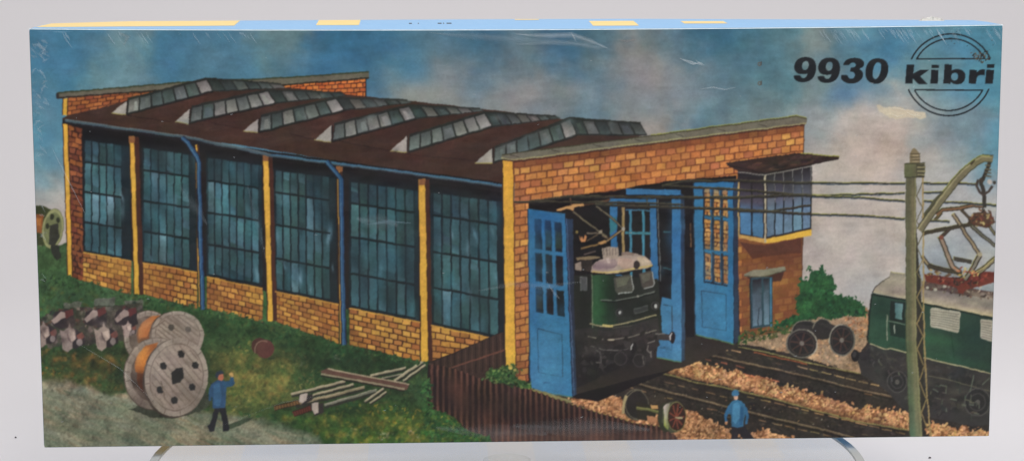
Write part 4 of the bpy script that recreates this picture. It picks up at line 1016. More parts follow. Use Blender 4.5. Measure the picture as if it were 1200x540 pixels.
# ---- catenary mast
ms = part('printed_mast'); Z = SO+74
OL, OD, OLt = (98, 102, 74), (46, 44, 38), (140, 134, 92)
ms.gpoly([(1073, 206), (1081, 206), (1081, 330), (1082, 400), (1089.5, 513), (1079, 513), (1073, 400)], [OD]*7, Z)
ms.gpoly([(1061, 205), (1073, 205), (1073, 400), (1060.5, 400)], [(104, 98, 76), (88, 84, 64), (104, 98, 70), (96, 100, 70)], Z+.6)
ms.gpoly([(1060.5, 400), (1073, 400), (1080, 514), (1064.5, 514)], [(88, 108, 74), (104, 102, 70), (112, 108, 80), (76, 112, 90)], Z+.6)
for (a, b) in ((1061.2, 1062.2), (1072, 1073)): ms.line([(a, 206), (a-.4, 400), (a+(3.5 if a < 1065 else 6.5), 514)], 1, (134, 134, 92) if a > 1065 else (66, 70, 50), Z+1.3)
ms.line([(1081, 208), (1081, 330), (1082, 400), (1084, 450), (1089, 513)], 1.7, (150, 130, 86), Z+1.3)
lt = part('lattice', None, ms)
y = 215
i = 0
while y < 505:
    x0 = 1073.5+max(0, (y-400)*.058); x1 = 1080.5+max(0, (y-400)*.07); h_ = 15 if y < 400 else 19
    lt.line([(x0, y+h_), (x1, y)] if i % 2 == 0 else [(x1, y+h_), (x0, y)], 1.5 if y > 330 else 1, (128, 112, 74) if y > 300 else (84, 78, 56), Z+2); y += h_; i += 1
cap = part('mast_cap', None, ms)
cap.gpoly([(1059.5, 193), (1083.5, 193), (1083, 209), (1059, 209)], [(96, 98, 70), (104, 102, 76), (92, 88, 64), (84, 90, 58)], Z+2)
for yy in (193, 197.5, 202, 206): cap.line([(1074, yy), (1083.6, yy+.3)], 1.6, (136, 130, 96), Z+2.8); cap.line([(1074, yy+2.2), (1083, yy+2.4)], 1.4, (52, 50, 40), Z+2.8)
cap.line([(1059.3, 193), (1083.6, 193)], 1.2, (60, 60, 42), Z+3.5); cap.line([(1074, 193), (1073.8, 209)], 1, (66, 64, 48), Z+3.5); cap.line([(1059.2, 209), (1083, 209)], 1.3, (48, 48, 36), Z+3.5)
cap.poly([(1065.5, 193), (1066, 181), (1068, 177), (1071, 174.5), (1074, 177), (1077.5, 181), (1078, 193)], (122, 110, 84), Z+2.6)
for yy in (181, 185, 189): cap.line([(1066, yy), (1078, yy)], 1, (70, 62, 48), Z+3.3); cap.line([(1069, yy+2), (1076, yy+2)], .9, (160, 146, 116), Z+3.3)
ar = part('bracket_arm', None, ms)
ar.line([(1081, 257), (1094, 238), (1115.5, 217)], 4.6, (78, 78, 56), Z-2)
A = [(1077, 271), (1090, 252), (1107, 229), (1120, 213), (1134, 199), (1143, 191.5), (1152, 187), (1163, 188)]
ar.line(A, 9.2, (58, 58, 42), Z+4); ar.line(A, 7.2, (112, 106, 80), Z+4.8); ar.line([(x-1.3, y-1.6) for x, y in A], 1.6, (146, 140, 104), Z+5.6); ar.line([(x-3.4, y-3.4) for x, y in A[2:]], 1, (152, 156, 84), Z+5.4)
ar.poly([(1136, 193), (1141, 189), (1142, 190), (1137, 195)], (60, 52, 40), Z+6.4)
ins = part('insulator', None, ms)
ins.line([(1160, 189), (1157, 198), (1153, 207), (1149, 216), (1152, 226), (1153, 232), (1153, 245)], 4.6, (52, 48, 42), Z+3)
for yy in (195, 199, 203, 207): ins.line([(1153.5, yy), (1161, yy+1.2)], 1.8, (92, 86, 70), Z+6.6)
ins.line([(1146, 212), (1143.5, 219), (1147, 226), (1152, 230), (1158, 226), (1162, 219)], 3, (62, 54, 48), Z+6.2)
ins.ell(1159, 214.5, 3, 2.8, (184, 176, 168), Z+7); ins.ell(1164.5, 215, 2, 1.8, (60, 56, 48), Z+7); ins.ell(1149.5, 213, 2.6, 3, (66, 56, 48), Z+7)

# ---- loose wheelsets by the track
def disc_wheel(p, x, y, rx, ry, z, spokes=8, rim=(96, 94, 84), sp=(66, 48, 42)):
    p.ell(x, y, rx, ry, (36, 34, 34), z); p.ell(x, y, rx, ry, rim, z+.7, rin=.9)
    p.ell(x, y, rx*.82, ry*.82, (58, 52, 48), z+.7, rin=.9)
    for i in range(spokes):
        a = 2*math.pi*i/spokes+.2; p.line([(x+rx*.12*math.cos(a), y+ry*.12*math.sin(a)), (x+rx*.74*math.cos(a), y+ry*.74*math.sin(a))], 1.7, sp, z+1.4)
    p.ell(x, y, rx*.16, ry*.16, (110, 104, 96), z+2.1)
Z = SO+46
for (bk, fr, tie) in (((943, 390, 17.5, 15), (938.5, 403, 18.5, 17.5), 0), ((963, 386, 12, 12.5), (985.5, 399, 15.5, 19), 1)):
    w1 = part('printed_wheelset'); x, y, rx, ry = bk
    w1.ell(x, y, rx, ry, (42, 40, 39), Z); w1.ell(x, y, rx, ry, (110, 106, 92), Z+.7, rin=.9, a0=180, a1=380)
    X, Y, RX_, RY_ = fr
    w1.poly([(x-rx*.6, y-ry*.6), (x+rx*.8, y-ry*.5), (X+RX_*.8, Y-RY_*.5), (X-RX_*.6, Y-RY_*.6)], (50, 48, 46), Z+1.2)
    disc_wheel(w1, X, Y, RX_, RY_, Z+2); w1.ell(X, Y, RX_, RY_, (160, 156, 140), Z+5, rin=.94, a0=(-70 if not tie else 170), a1=(50 if not tie else 275)); Z += 7
Z = SO+46
w3 = part('printed_wheelset')
w3.ell(743.5, 474, 15.5, 18.5, (38, 36, 34), Z); w3.ell(743.5, 474, 15.5, 18.5, (84, 80, 66), Z+.7, rin=.93); w3.ell(746, 474, 14.5, 17.5, (96, 92, 74), Z+1.4, rin=.93, a0=90, a1=290)
w3.line([(729, 484), (729.5, 472), (733, 463)], 3.2, (160, 146, 106), Z+2.1)
w3.poly([(745, 470), (768, 476), (766, 496), (745, 490)], (40, 38, 30), Z+1.8)
w3.poly(rough([(756, 487), (769, 489), (768, 496), (757, 495)], .6, 3), (166, 118, 84), Z+2.6); w3.poly(rough([(760, 474), (770, 475), (770, 479), (761, 478)], .6, 3), (180, 140, 90), Z+2.6)
w3.line([(744, 477.5), (758, 479.5), (773, 483)], 3.6, (88, 90, 54), Z+3.4); w3.line([(744, 476.5), (773, 482)], 1, (136, 136, 84), Z+4.1)
w3.ell(779, 488.5, 9.5, 17.5, (48, 50, 38), Z+5)
w3.poly([(781, 471.5), (792, 470), (792, 506), (784, 507), (774, 494), (775, 478)], (70, 72, 54), Z+5.7)
w3.gpoly([(776, 477), (780, 472.5), (784, 472), (782, 504), (777, 499)], [(200, 184, 178), (170, 160, 150), (120, 116, 100), (110, 122, 66), (160, 170, 80)], Z+6.4)
w3.ell(791.5, 488, 11, 17.6, (52, 34, 28), Z+7.1); w3.ell(791.5, 488, 11, 17.6, (110, 106, 66), Z+7.8, rin=.93)
for i in range(9):
    a = 2*math.pi*i/9; w3.line([(791.5, 489), (791.5+9*math.cos(a), 488+15*math.sin(a))], 1.6, (118, 62, 46), Z+8.5)
w3.line([(790, 489), (799, 489.5)], 2.2, (160, 150, 116), Z+9.4)

# ---- people
def worker(parts):
    p = part('printed_person')
    for P, c, z, nm in parts: p.poly(P, c, SO+56+z)
    return p
sh_ = part('printed_shadow', M_ROUGH); sh_.poly(rough([(258, 498), (268, 496), (280, 490), (296, 487), (290, 492), (272, 500), (262, 502)], .6, 4), (56, 66, 50), SO+20)
w_ = worker([
 ([(250.5, 474), (258, 474), (253, 488), (250, 500), (249.5, 503), (244.5, 504.5), (241, 497), (244, 495), (246.5, 490)], (38, 38, 42), 0, 0),
 ([(257, 474), (263, 474), (265, 488), (267.5, 500), (267, 503), (259.5, 503.5), (259, 492), (256, 480)], (34, 34, 38), .6, 0),
 ([(246, 448), (252, 444), (259, 443.5), (264, 446), (263.5, 458), (262.5, 476), (247.5, 476.5), (247, 464), (244, 464), (243.5, 454)], (46, 74, 104), 1.2, 0),
 ([(249, 449), (256, 446), (258, 462), (256, 474), (249, 473)], (56, 92, 124), 1.8, 0),
 ([(259, 446), (268, 444.5), (269.5, 439), (272.5, 440), (273.5, 448), (271, 451), (261, 453)], (44, 78, 106), 2.4, 0),
 ([(267.5, 437), (269.5, 434), (272, 435), (273, 439), (270, 440.5)], (186, 150, 92), 3, 0),
 ([(243.5, 455), (246.5, 455), (246, 468), (243.5, 468)], (48, 78, 108), 2.4, 0),
 ([(253.5, 437), (257, 435), (260.5, 437), (261, 441), (258.5, 444.5), (254, 443.5)], (172, 106, 82), 3, 0),
 ([(251, 438), (252.5, 434.5), (257, 432.5), (260.5, 434), (261.5, 436.5), (256, 437.5), (253.5, 441), (251.5, 442)], (44, 52, 62), 3.6, 0)])
w_ = worker([
 ([(855.5, 498), (863.5, 498), (863.5, 513), (863, 517), (856, 517), (856, 510)], (40, 36, 40), 0, 0),
 ([(863, 498), (871, 497), (876, 506), (882, 514), (878, 516), (870, 514.5), (864, 508)], (36, 34, 38), .6, 0),
 ([(851.5, 476), (856, 470.5), (861, 468.5), (867, 469.5), (872, 474), (872, 484), (870, 500), (862.5, 501.5), (856, 500), (855.5, 486), (852, 484)], (52, 98, 130), 1.2, 0),
 ([(857, 474), (862, 471), (866, 474), (865, 490), (860, 497), (857, 494)], (70, 124, 158), 1.8, 0),
 ([(866, 476), (869.5, 478), (869, 498), (865, 499)], (40, 84, 120), 1.8, 0),
 ([(851.5, 475), (855, 474), (853.5, 482), (850.5, 489), (851.5, 494), (848.5, 495), (847.2, 486)], (52, 100, 138), 2.4, 0),
 ([(871, 474), (874, 479), (876, 488), (874.5, 497), (872.5, 497.5), (872.5, 488), (870, 480)], (50, 98, 134), 2.4, 0),
 ([(848.2, 494), (851.5, 493.5), (851, 497.5), (848.5, 497.5)], (196, 140, 100), 3, 0),
 ([(858, 463), (863.5, 463), (863.8, 467.5), (861, 469.2), (858.5, 468)], (190, 150, 126), 3, 0),
 ([(855.5, 462), (856.5, 458.5), (860, 456.8), (864, 458), (865, 462), (863, 464.5), (857, 464.5)], (58, 104, 136), 3.6, 0)])

# ---- cable drums
def drum(lf, rt, copper, z, tilt=8, HL=None):
    d = part('printed_cable_drum')
    x, y, rx, ry = lf; X, Y, RX_, RY_ = rt
    fl = part('flange', None, d)
    fl.ell(x, y, rx, ry, (64, 54, 46), z, tilt=tilt, n=40); fl.ell(x+.5, y, rx*.98, ry*.98, (134, 124, 112), z+.7, tilt=tilt, n=40, rin=.80)
    fl.ell(x+.5, y, rx*.98, ry*.98, (164, 152, 138), z+1.4, tilt=tilt, n=40, rin=.93, a0=150, a1=300)
    for i in range(14):
        a = math.radians(120+i*16); fl.line([(x+rx*.8*math.cos(a), y+ry*.8*math.sin(a)), (x+rx*.97*math.cos(a), y+ry*.97*math.sin(a))], .9, (92, 80, 72), z+2)
    cb = part('cable', None, d)
    cx, cy, crx, cry = copper
    n = 10
    for i in range(n):
        t = i/(n-1); xx = cx+(X-cx)*t*.8; yy = cy+(Y-cy)*t*.8
        cc = mix((112, 62, 32), (58, 36, 28), t)
        cb.ell(xx, yy, crx*(1-.06*t), cry*(1-.06*t), jit(cc, .08), z+2.2+i*.35, tilt=tilt, n=30)
    if HL: cb.poly(HL, (170, 96, 42), z+6); cb.poly([mix(p_, HL[0], .4) for p_ in HL], (196, 122, 54), z+6.6)
    else: cb.poly([(cx-crx*.25, cy-cry*.72), (cx+crx*.55, cy-cry*.95), (cx+crx*.7, cy-cry*.55), (cx+crx*.1, cy-cry*.1), (cx-crx*.3, cy-cry*.2)], (176, 98, 42), z+6)
    ff = part('flange', None, d); zz = z+7.5
    ff.ell(X-1.5, Y+1, RX_+1, RY_+1, (54, 46, 40), zz, tilt=tilt, n=44); ff.ell(X, Y, RX_, RY_, (150, 138, 124), zz+.7, tilt=tilt, n=44)
    th = math.radians(tilt)
    def E_(u, v_): return (X+RX_*u*math.cos(th)-RY_*v_*math.sin(th), Y+RX_*u*math.sin(th)+RY_*v_*math.cos(th))
    for k_ in range(-5, 6):       # planks run down to the right
        c0 = k_*.155
        l = math.sqrt(max(0, .80**2-c0*c0)); ux, uy = .82, .57
        a = E_(-uy*c0-ux*l, ux*c0-uy*l); b = E_(-uy*c0+ux*l, ux*c0+uy*l)
        ff.line([a, mix(a, b, .5), b], 1.1, (104, 90, 80), zz+1.4)
        if k_ < 5:
            m1 = c0+.078; l = math.sqrt(max(0, .76**2-m1*m1)); a = E_(-uy*m1-ux*l, ux*m1-uy*l); b = E_(-uy*m1+ux*l, ux*m1+uy*l)
            ff.line([mix(a, b, random.uniform(0, .3)), mix(a, b, random.uniform(.6, 1))], 2.6, jit((160, 148, 134), .06), zz+1.2)
    ff.ell(X, Y, RX_*1.0, RY_*1.0, (158, 148, 134), zz+2.1, tilt=tilt, n=44, rin=.86)
    ff.ell(X, Y, RX_*.86, RY_*.86, (98, 86, 76), zz+2.8, tilt=tilt, n=44, rin=.97)
    for i in range(12):
        a = 2*math.pi*(i+.4)/12; ff.line([E_(.87*math.cos(a), .87*math.sin(a)), E_(.99*math.cos(a), .99*math.sin(a))], 1, (104, 92, 82), zz+3.2)
    return ff, zz+4
ff, zz = drum((172, 393, 29, 31), (207, 391, 31, 28.5), (177, 392, 18, 20), SO-18, tilt=5, HL=[(161, 386), (166, 376), (176, 369), (188, 368), (181, 375), (175, 384), (171, 392), (162, 396)])
for (x, y) in ((199.5, 382), (219.5, 384.5)): ff.ell(x, y, 3.6, 3.6, (44, 44, 42), zz)
ff.line([(176, 385), (192, 374)], 1.2, (90, 78, 70), zz)
ff, zz = drum((181, 436, 37.5, 43), (205.5, 440, 37, 46), (186, 436, 27, 31), SO, tilt=9, HL=[(160, 414), (170, 403), (184, 399), (182, 406), (175, 414), (170, 424), (166, 436), (157, 434), (157, 422)])
for (x, y) in ((211, 413), (228, 426), (224, 451.5), (203, 467), (186, 455), (190.5, 427)):
    ff.poly([(x-3.6, y-3), (x+1, y-4.4), (x+4, y-1), (x+3, y+3.6), (x-2, y+4.2), (x-4, y+1)], (42, 42, 40), zz)
ff.poly([(199, 435), (205, 429.5), (213, 428.5), (214.5, 440), (210, 446), (201, 449), (199.5, 442)], (40, 40, 38), zz)
ff.line([(187, 444), (192, 466)], 1.1, (96, 84, 74), zz)
shd = part('printed_shadow', M_ROUGH); shd.poly(rough([(150, 478), (175, 487), (205, 488), (240, 478), (246, 468), (240, 455), (220, 480), (165, 470)], 1, 4), (58, 62, 50), SO-24)
# far drum at the left edge
fd = part('printed_cable_drum')
fd.poly(rough([(38, 240), (48, 238), (58, 244), (62, 262), (56, 285), (40, 286)], 1, 4), (56, 62, 38), 30)
fd.poly([(38, 248), (50, 250), (50, 272), (38, 270)], (134, 82, 46), 31); fd.poly([(38, 252), (48, 255), (47, 263), (38, 261)], (168, 108, 58), 31.6)
fd.ell(61, 266, 12.5, 24, (74, 80, 50), 32, tilt=8); fd.ell(61, 266, 12, 23.5, (140, 142, 100), 32.7, tilt=8, rin=.78)
fd.ell(61, 266, 10.2, 19.5, (104, 110, 76), 33.4, tilt=8)
for (x, y) in ((60, 252), (67, 256), (55, 263), (66, 272)): fd.ell(x, y, 2.2, 3.6, (44, 48, 36), 34.1)
fd.poly([(58, 262), (67, 260), (69, 276), (62, 288), (56, 284)], (48, 50, 44), 34.8)
fd.poly([(58, 284), (68, 286), (71, 300), (66, 304), (60, 296)], (42, 46, 40), 34)

# ---- small barrel
bl = part('printed_barrel')
bl.ell(303, 404, 9.5, 9.5, (70, 44, 40), SO); bl.ell(309.5, 407.5, 10.5, 11, (86, 54, 48), SO+.7); bl.ell(307.5, 408.5, 10.5, 11, (132, 108, 92), SO+1.4, rin=.9, a0=160, a1=300)
bl.poly([(300, 418), (318, 418), (330, 416), (316, 420)], (34, 48, 32), SO-.6)

# ---- ground frames (switch machines) on the left
def machine(x, y, s_, z, small=False):
    m = part('printed_point_machine')
    PK = (146, 130, 121)
    m.poly(rough([(x-6*s_, y-4*s_), (x+9*s_, y-8*s_), (x+16*s_, y-2*s_), (x+17*s_, y+8*s_), (x+8*s_, y+12*s_), (x-6*s_, y+8*s_)], 1, 4), (46, 40, 42), z)
    if small:
        m.poly([(x-7*s_, y+3*s_), (x-1*s_, y-2*s_), (x+3*s_, y-6*s_), (x+7*s_, y-5*s_), (x+8*s_, y), (x+3*s_, y+2*s_), (x-4*s_, y+7*s_)], jit(PK, .05), z+.8)
        m.poly([(x+7*s_, y-6*s_), (x+15*s_, y-9*s_), (x+16*s_, y-3*s_), (x+8*s_, y+2*s_)], (84, 46, 46), z+.8); return
    m.poly([(x-8*s_, y-7*s_), (x-4*s_, y-5*s_), (x+1*s_, y-9*s_), (x+2*s_, y-14*s_), (x+4*s_, y-9*s_), (x+8*s_, y-6*s_), (x+9*s_, y+2*s_), (x+5*s_, y+6*s_), (x+5*s_, y+12*s_), (x, y+16*s_), (x-5*s_, y+13*s_), (x-6*s_, y+2*s_)], jit(PK, .04), z+.8)
    m.poly([(x+1*s_, y-3*s_), (x+7*s_, y-5*s_), (x+8*s_, y+3*s_), (x+4*s_, y+5*s_)], (184, 164, 150), z+1.5)
    m.line([(x, y-3*s_), (x+1*s_, y+2*s_), (x+4*s_, y+6*s_)], 1.2, (92, 74, 74), z+2.2); m.line([(x-5*s_, y), (x-3*s_, y+12*s_)], 1, (122, 102, 96), z+2.2)
    m.poly([(x+9*s_, y-1*s_), (x+15*s_, y-5*s_), (x+17*s_, y), (x+12*s_, y+6*s_)], (112, 70, 62), z+.8)
    m.ell(x+12*s_, y+6*s_, 3*s_, 3.5*s_, (128, 116, 112), z+1.5)
clut = part('printed_clutter', M_ROUGH)
CP = [(40, 374), (58, 364), (80, 360), (110, 358), (140, 356), (166, 352), (166, 366), (150, 380), (146, 396), (130, 400), (100, 402), (90, 398), (60, 404), (42, 402)]
clut.poly(rough(CP, 1.5, 4), (58, 58, 48), 18.5)
scatter(clut, CP, 150, [(48, 42, 42), (60, 44, 40), (72, 70, 62), (96, 88, 80), (84, 52, 46), (44, 52, 42)], 3, 9, 19.2, asp=1.8, jt=.15)
scatter(clut, CP, 20, [(134, 118, 110), (110, 98, 90)], 2.5, 6, 23, asp=1.6, jt=.1)
for (x, y) in ((67, 370), (105, 368), (141, 368)): machine(x, y, 1.15, 26, True)
for (x, y, s_) in ((47, 388, 1.1), (78, 392, 1.15), (118, 391, 1.15), (147, 383, .7)): machine(x, y, s_, 30)

# ---- beams and axles
def beam(P, wd, col=(150, 140, 116), z=SO):
    b = part('printed_beam'); b.line([(P[0][0]+.5, P[0][1]+wd*.9), (P[1][0]+.5, P[1][1]+wd*.9)], wd*1.1, (44, 46, 38), z)
    b.line([P[0], mix(P[0], P[1], .5), P[1]], wd, col, z+.7); b.line([(P[0][0], P[0][1]-wd*.3), (P[1][0], P[1][1]-wd*.3)], .8, mix(col, (200, 190, 160), .5), z+1.4)
for P, w_, c in (([(339.5, 460.7), (403.7, 445)], 2.8, None), ([(362, 462), (413, 449)], 2.6, None), ([(345, 472), (426, 452.5)], 3.2, (140, 128, 100)), ([(379, 473), (440, 456)], 3.2, (112, 112, 98)),
    ([(432, 438.7), (474, 429.8)], 2.6, None), ([(446, 442), (470, 437)], 1.8, (112, 108, 92))): beam(P, w_, c or (152, 142, 116))
for P, w_ in (([(461, 445), (494, 422.4)], 3.2), ([(471, 445.5), (497, 426)], 2.2), ([(426, 469), (448.5, 454)], 2.4), ([(432, 471), (451.5, 458)], 2)): beam(P, w_, (158, 148, 122), SO+3)
bb = part('printed_beam')
bb.poly([(375, 433), (383, 430.3), (478, 449), (476, 455.5), (470, 456), (375, 437.5)], (92, 68, 58), SO+7)
bb.line([(383, 430.8), (478, 449.3)], 1.6, (164, 150, 124), SO+7.8); bb.line([(375, 436.5), (473, 454.8)], 2, (146, 136, 110), SO+7.8); bb.line([(375, 438.8), (473, 457.2)], 1.6, (36, 36, 30), SO+6.4)
for P, w_, c, blk in (([(320, 477), (350, 469.5)], 6, (112, 84, 52), [(350, 461), (359, 459), (358, 467), (353, 471), (348.5, 469)]), ([(342, 484), (366, 475)], 7.5, (92, 48, 38), [(364, 471), (372, 470), (371.5, 482), (367, 484), (364.5, 479)])):
    ax = part('printed_axle'); ax.line(P, w_, (42, 32, 26), SO+8); ax.line(P, w_*.7, c, SO+8.7)
    n = 9
    for i in range(n):
        x, y = mix(P[0], P[1], (i+.5)/n); ax.line([(x-.6, y-w_*.4), (x+.6, y+w_*.45)], .9, mix(c, (30, 22, 18), .6), SO+9.4)
    ax.poly([(blk[0][0]-2, blk[0][1]+2), (blk[1][0]+6, blk[1][1]+1), (blk[1][0]+6, blk[2][1]), (blk[3][0], blk[3][1]+2)], (48, 44, 42), SO+10); ax.poly(blk, (168, 156, 144), SO+10.8)

# ---- corrugated fence
fc = part('printed_fence')
Z = SO+44
BKF = [(500, 424.5), (530, 414), (560, 401), (585, 389.5), (591, 388), (591, 440), (575, 448), (530, 435)]
fc.poly(BKF, (56, 42, 36), Z)
for i in range(22):
    x = 503+i*4.1; yt = 424.5-(x-500)*.415; fc.line([(x, yt+1), (x, min(440, yt+28+i*.6))], 1.3, (40, 30, 28) if i % 2 else (74, 54, 46), Z+.7)
fc.line([(526, 431), (558, 420), (590, 409.5)], 1.8, (96, 62, 50), Z+1.4); fc.line([(500, 424), (530, 413.5), (585, 389)], 1, (34, 28, 26), Z+1.4)
EDGE = [(500, 425.5), (529, 431), (559, 442.5), (618, 455), (657, 469), (690, 480.5), (726, 490.5), (742, 495), (774, 500), (792, 511), (794, 517)]
def ey(x):
    for a, b in zip(EDGE, EDGE[1:]):
        if a[0] <= x <= b[0]: return a[1]+(b[1]-a[1])*(x-a[0])/(b[0]-a[0])
    return 517
def eb(x):
    if x < 504: return 478
    if x < 576:
        P = [(504, 478), (530, 487), (545, 503), (570, 511), (576, 521)]
        for a, b in zip(P, P[1:]):
            if a[0] <= x <= b[0]: return a[1]+(b[1]-a[1])*(x-a[0])/(b[0]-a[0])
    return BY(x)-.5
xq = 500
sheet = part('corrugated_sheet', None, fc)
while xq < 792:
    pw = 6.9 if xq < 600 else 6.4
    xe = min(792, xq+pw)
    for (a, b, c0, c1) in ((0, .4, (36, 26, 26), (44, 31, 29)), (.4, .6, (44, 31, 29), (112, 76, 60)), (.6, .8, (114, 78, 62), (100, 66, 54)), (.8, 1, (100, 66, 54), (36, 26, 26))):
        x0, x1 = xq+(xe-xq)*a, xq+(xe-xq)*b; k_ = random.uniform(.92, 1.08)
        tw = lambda x: ey(x)+1.2*math.sin((x-xq)/pw*math.pi*2)
        ym0, ym1 = (tw(x0)+eb(x0))/2, (tw(x1)+eb(x1))/2
        c0 = [q*k_ for q in c0]; c1 = [q*k_ for q in c1]
        sheet.gpoly([(x0, tw(x0)), (x1, tw(x1)), (x1, ym1), (x0, ym0)], [[q*.95 for q in c0], [q*.95 for q in c1], [q*.9 for q in c1], [q*.9 for q in c0]], Z+2.5)
        sheet.gpoly([(x0, ym0), (x1, ym1), (x1, eb(x1)), (x0, eb(x0))], [[q*.9 for q in c0], [q*.9 for q in c1], c1, c0], Z+2.5)
    xq = xe
fc.line([(x, y+.2) for x, y in EDGE[3:9]], 1.3, (150, 140, 78), Z+2)
fc.line([(612, 452), (640, 461), (668, 470)], 3, (128, 124, 84), Z+1.8)
bush([(567, 440), (575, 432), (583, 434), (590, 426), (600, 428), (606, 434), (600, 440), (612, 446), (622, 453), (614, 455), (598, 450), (580, 446)], [(48, 80, 44), (38, 62, 36), (70, 98, 52), (90, 108, 60)], 130, SO+56)
PARTS[-1].ell(597, 430, 2.2, 3, (178, 160, 80), SO+64); PARTS[-1].ell(602, 433, 2, 1.6, (160, 150, 84), SO+64)
scatter(grass, [(496, 440), (506, 445), (506, 480), (530, 487), (545, 504), (572, 512), (574, 518), (500, 518), (490, 460)], 330, [(40, 76, 40), (50, 90, 46), (34, 62, 36), (60, 92, 50)], 2, 6, SO+50)
scatter(grass, [(46, 318), (80, 320), (160, 342), (165, 350), (100, 340), (46, 330)], 120, [(48, 76, 44), (60, 86, 50), (40, 64, 38)], 2, 5, SO+18)
for (x0, y0, x1, y1) in ((158, 343, 240, 360), (240, 360, 320, 377), (320, 376, 405, 404), (405, 404, 500, 424)):
    scatter(grass, [(x0, y0-1), (x1, y1-1), (x1, y1+6), (x0, y0+6)], 60, [(48, 78, 44), (40, 64, 38), (64, 88, 50)], 2, 5, SO+18)

# ---- lettering
INK = (26, 30, 34)
def tr_(P, ox, oy, s_, dx=0, dy=0): return [(ox+x/s_+dx, oy+y/s_+dy) for x, y in P]
def smooth(P, n=2):
    for _ in range(n):
        Q = []
        for a, b in zip(P, P[1:]+P[:1]): Q += [mix(a, b, .25), mix(a, b, .75)]
        P = Q
    return P
num = part('printed_number', M_FLAT)
N9 = [(255, 128), (315, 136), (348, 168), (360, 218), (354, 272), (332, 322), (295, 352), (240, 364), (192, 357), (163, 337), (153, 303), (155, 300), (213, 299), (217, 302), (222, 318), (245, 328), (268, 315), (281, 284), (278, 283), (248, 290), (198, 286), (168, 262), (158, 225), (168, 178), (202, 141)]
H9 = [(262, 166), (285, 172), (293, 200), (285, 236), (262, 253), (238, 247), (228, 216), (238, 180)]
N3 = [(603, 206), (601, 203), (623, 163), (668, 143), (725, 140), (772, 154), (795, 186), (786, 222), (748, 243), (749, 245), (777, 264), (784, 306), (762, 347), (715, 374), (660, 380), (610, 362), (583, 335), (582, 301), (585, 299), (640, 299), (643, 302), (650, 325), (675, 336), (702, 323), (710, 295), (697, 271), (666, 267), (664, 264), (672, 231), (675, 229), (705, 228), (719, 208), (709, 188), (685, 183), (665, 193), (655, 206), (652, 208)]
N0 = [(915, 145), (967, 154), (1002, 185), (1014, 235), (1002, 302), (970, 352), (925, 380), (878, 381), (833, 363), (806, 322), (801, 265), (817, 203), (850, 163), (885, 149)]
H0 = [(918, 180), (941, 194), (948, 226), (936, 287), (915, 327), (893, 340), (873, 327), (866, 290), (876, 230), (897, 190)]
T = lambda P, dx=0, dy=0: smooth(tr_(P, 910, 50, 7.713, dx, dy))
num.poly(T(N9), INK, SO, [T(H9)]); num.poly(T(N9, 28, 1), INK, SO, [T(H9, 28, 1)]); num.poly(T(N3), INK, SO); num.poly(T(N0), INK, SO, [T(H0)])
lg = part('printed_emblem', M_FLAT)
U = lambda P: tr_(P, 1050, 20, 4.157)
lg.poly(U([(52, 235), (89, 237), (84, 280), (118, 262), (160, 263), (117, 294), (154, 332), (110, 333), (82, 304), (80, 330), (44, 328)]), INK, SO)
for P in ([(172, 262), (207, 264), (203, 331), (167, 330)], [(174, 238), (209, 239), (208, 254), (173, 253)], [(440, 264), (478, 265), (471, 333), (433, 332)], [(443, 238), (480, 238), (478, 255), (442, 255)]): lg.poly(U(P), INK, SO)
lg.poly(U([(237, 236), (273, 237), (271, 267), (284, 261), (305, 260), (324, 266), (336, 280), (338, 298), (332, 318), (318, 331), (298, 335), (279, 332), (266, 323), (265, 332), (230, 330)]), INK, SO,
        [smooth(U([(285, 277), (299, 281), (303, 297), (298, 312), (284, 317), (271, 311), (267, 297), (272, 282)]))])
lg.poly(U([(358, 264), (394, 265), (393, 277), (408, 265), (420, 262), (434, 263), (431, 291), (414, 289), (400, 293), (392, 305), (389, 332), (353, 331)]), INK, SO)
def arc(cx, cy, R_, y0, up, wd, z):
    n = 48; P = []
    a = math.asin(max(-1, min(1, (y0-cy)/R_)))
    for i in range(n+1):
        t = (math.pi-a)+( (2*a-math.pi)*-1 if False else 0)
    # from left end to right end over the top (up) or under the bottom
    al = math.pi-a; ar_ = a
    if up: angs = [al+(2*math.pi+ar_-al)*i/n for i in range(n+1)]
    else: angs = [al+(ar_-al)*i/n for i in range(n+1)]
    P = [(cx+R_*math.cos(t), cy+R_*math.sin(t)) for t in angs]
    lg.line(U(P), wd/4.157, INK, z)
arc(267, 299, 212, 210, True, 7, SO); arc(266, 298, 188, 207, True, 6.5, SO)
arc(256, 274, 213, 357, False, 7, SO); arc(256, 274, 188, 362, False, 6.5, SO)
lg.line(U([(97, 207.5), (436, 210)]), 1.5, INK, SO+.8); lg.line(U([(90, 360), (424, 364)]), 1.6, INK, SO+.8)
mk = part('ink_speck', M_FLAT)
for (x, y) in ((890.5, 75), (890.5, 98)):
    mk.ell(x-.5, y, 2.1, 2.4, (96, 84, 72), SO, rin=.55); mk.line([(x+1.6, y-3.4), (x+1.8, y+2)], .8, (70, 62, 56), SO+.6)
scatter(mk, [(1136, 66), (1158, 60), (1160, 74), (1150, 76)], 46, [(40, 40, 38), (96, 80, 66), (60, 56, 50)], 1, 3.2, SO+3)
scatter(mk, [(1110, 36), (1165, 36), (1165, 66), (1110, 66)], 16, [(40, 44, 46), (70, 66, 60)], .8, 2, SO+3)
scatter(mk, [(1070, 100), (1090, 118), (1080, 126), (1066, 112)], 8, [(170, 190, 196)], .8, 2.6, SO+3)

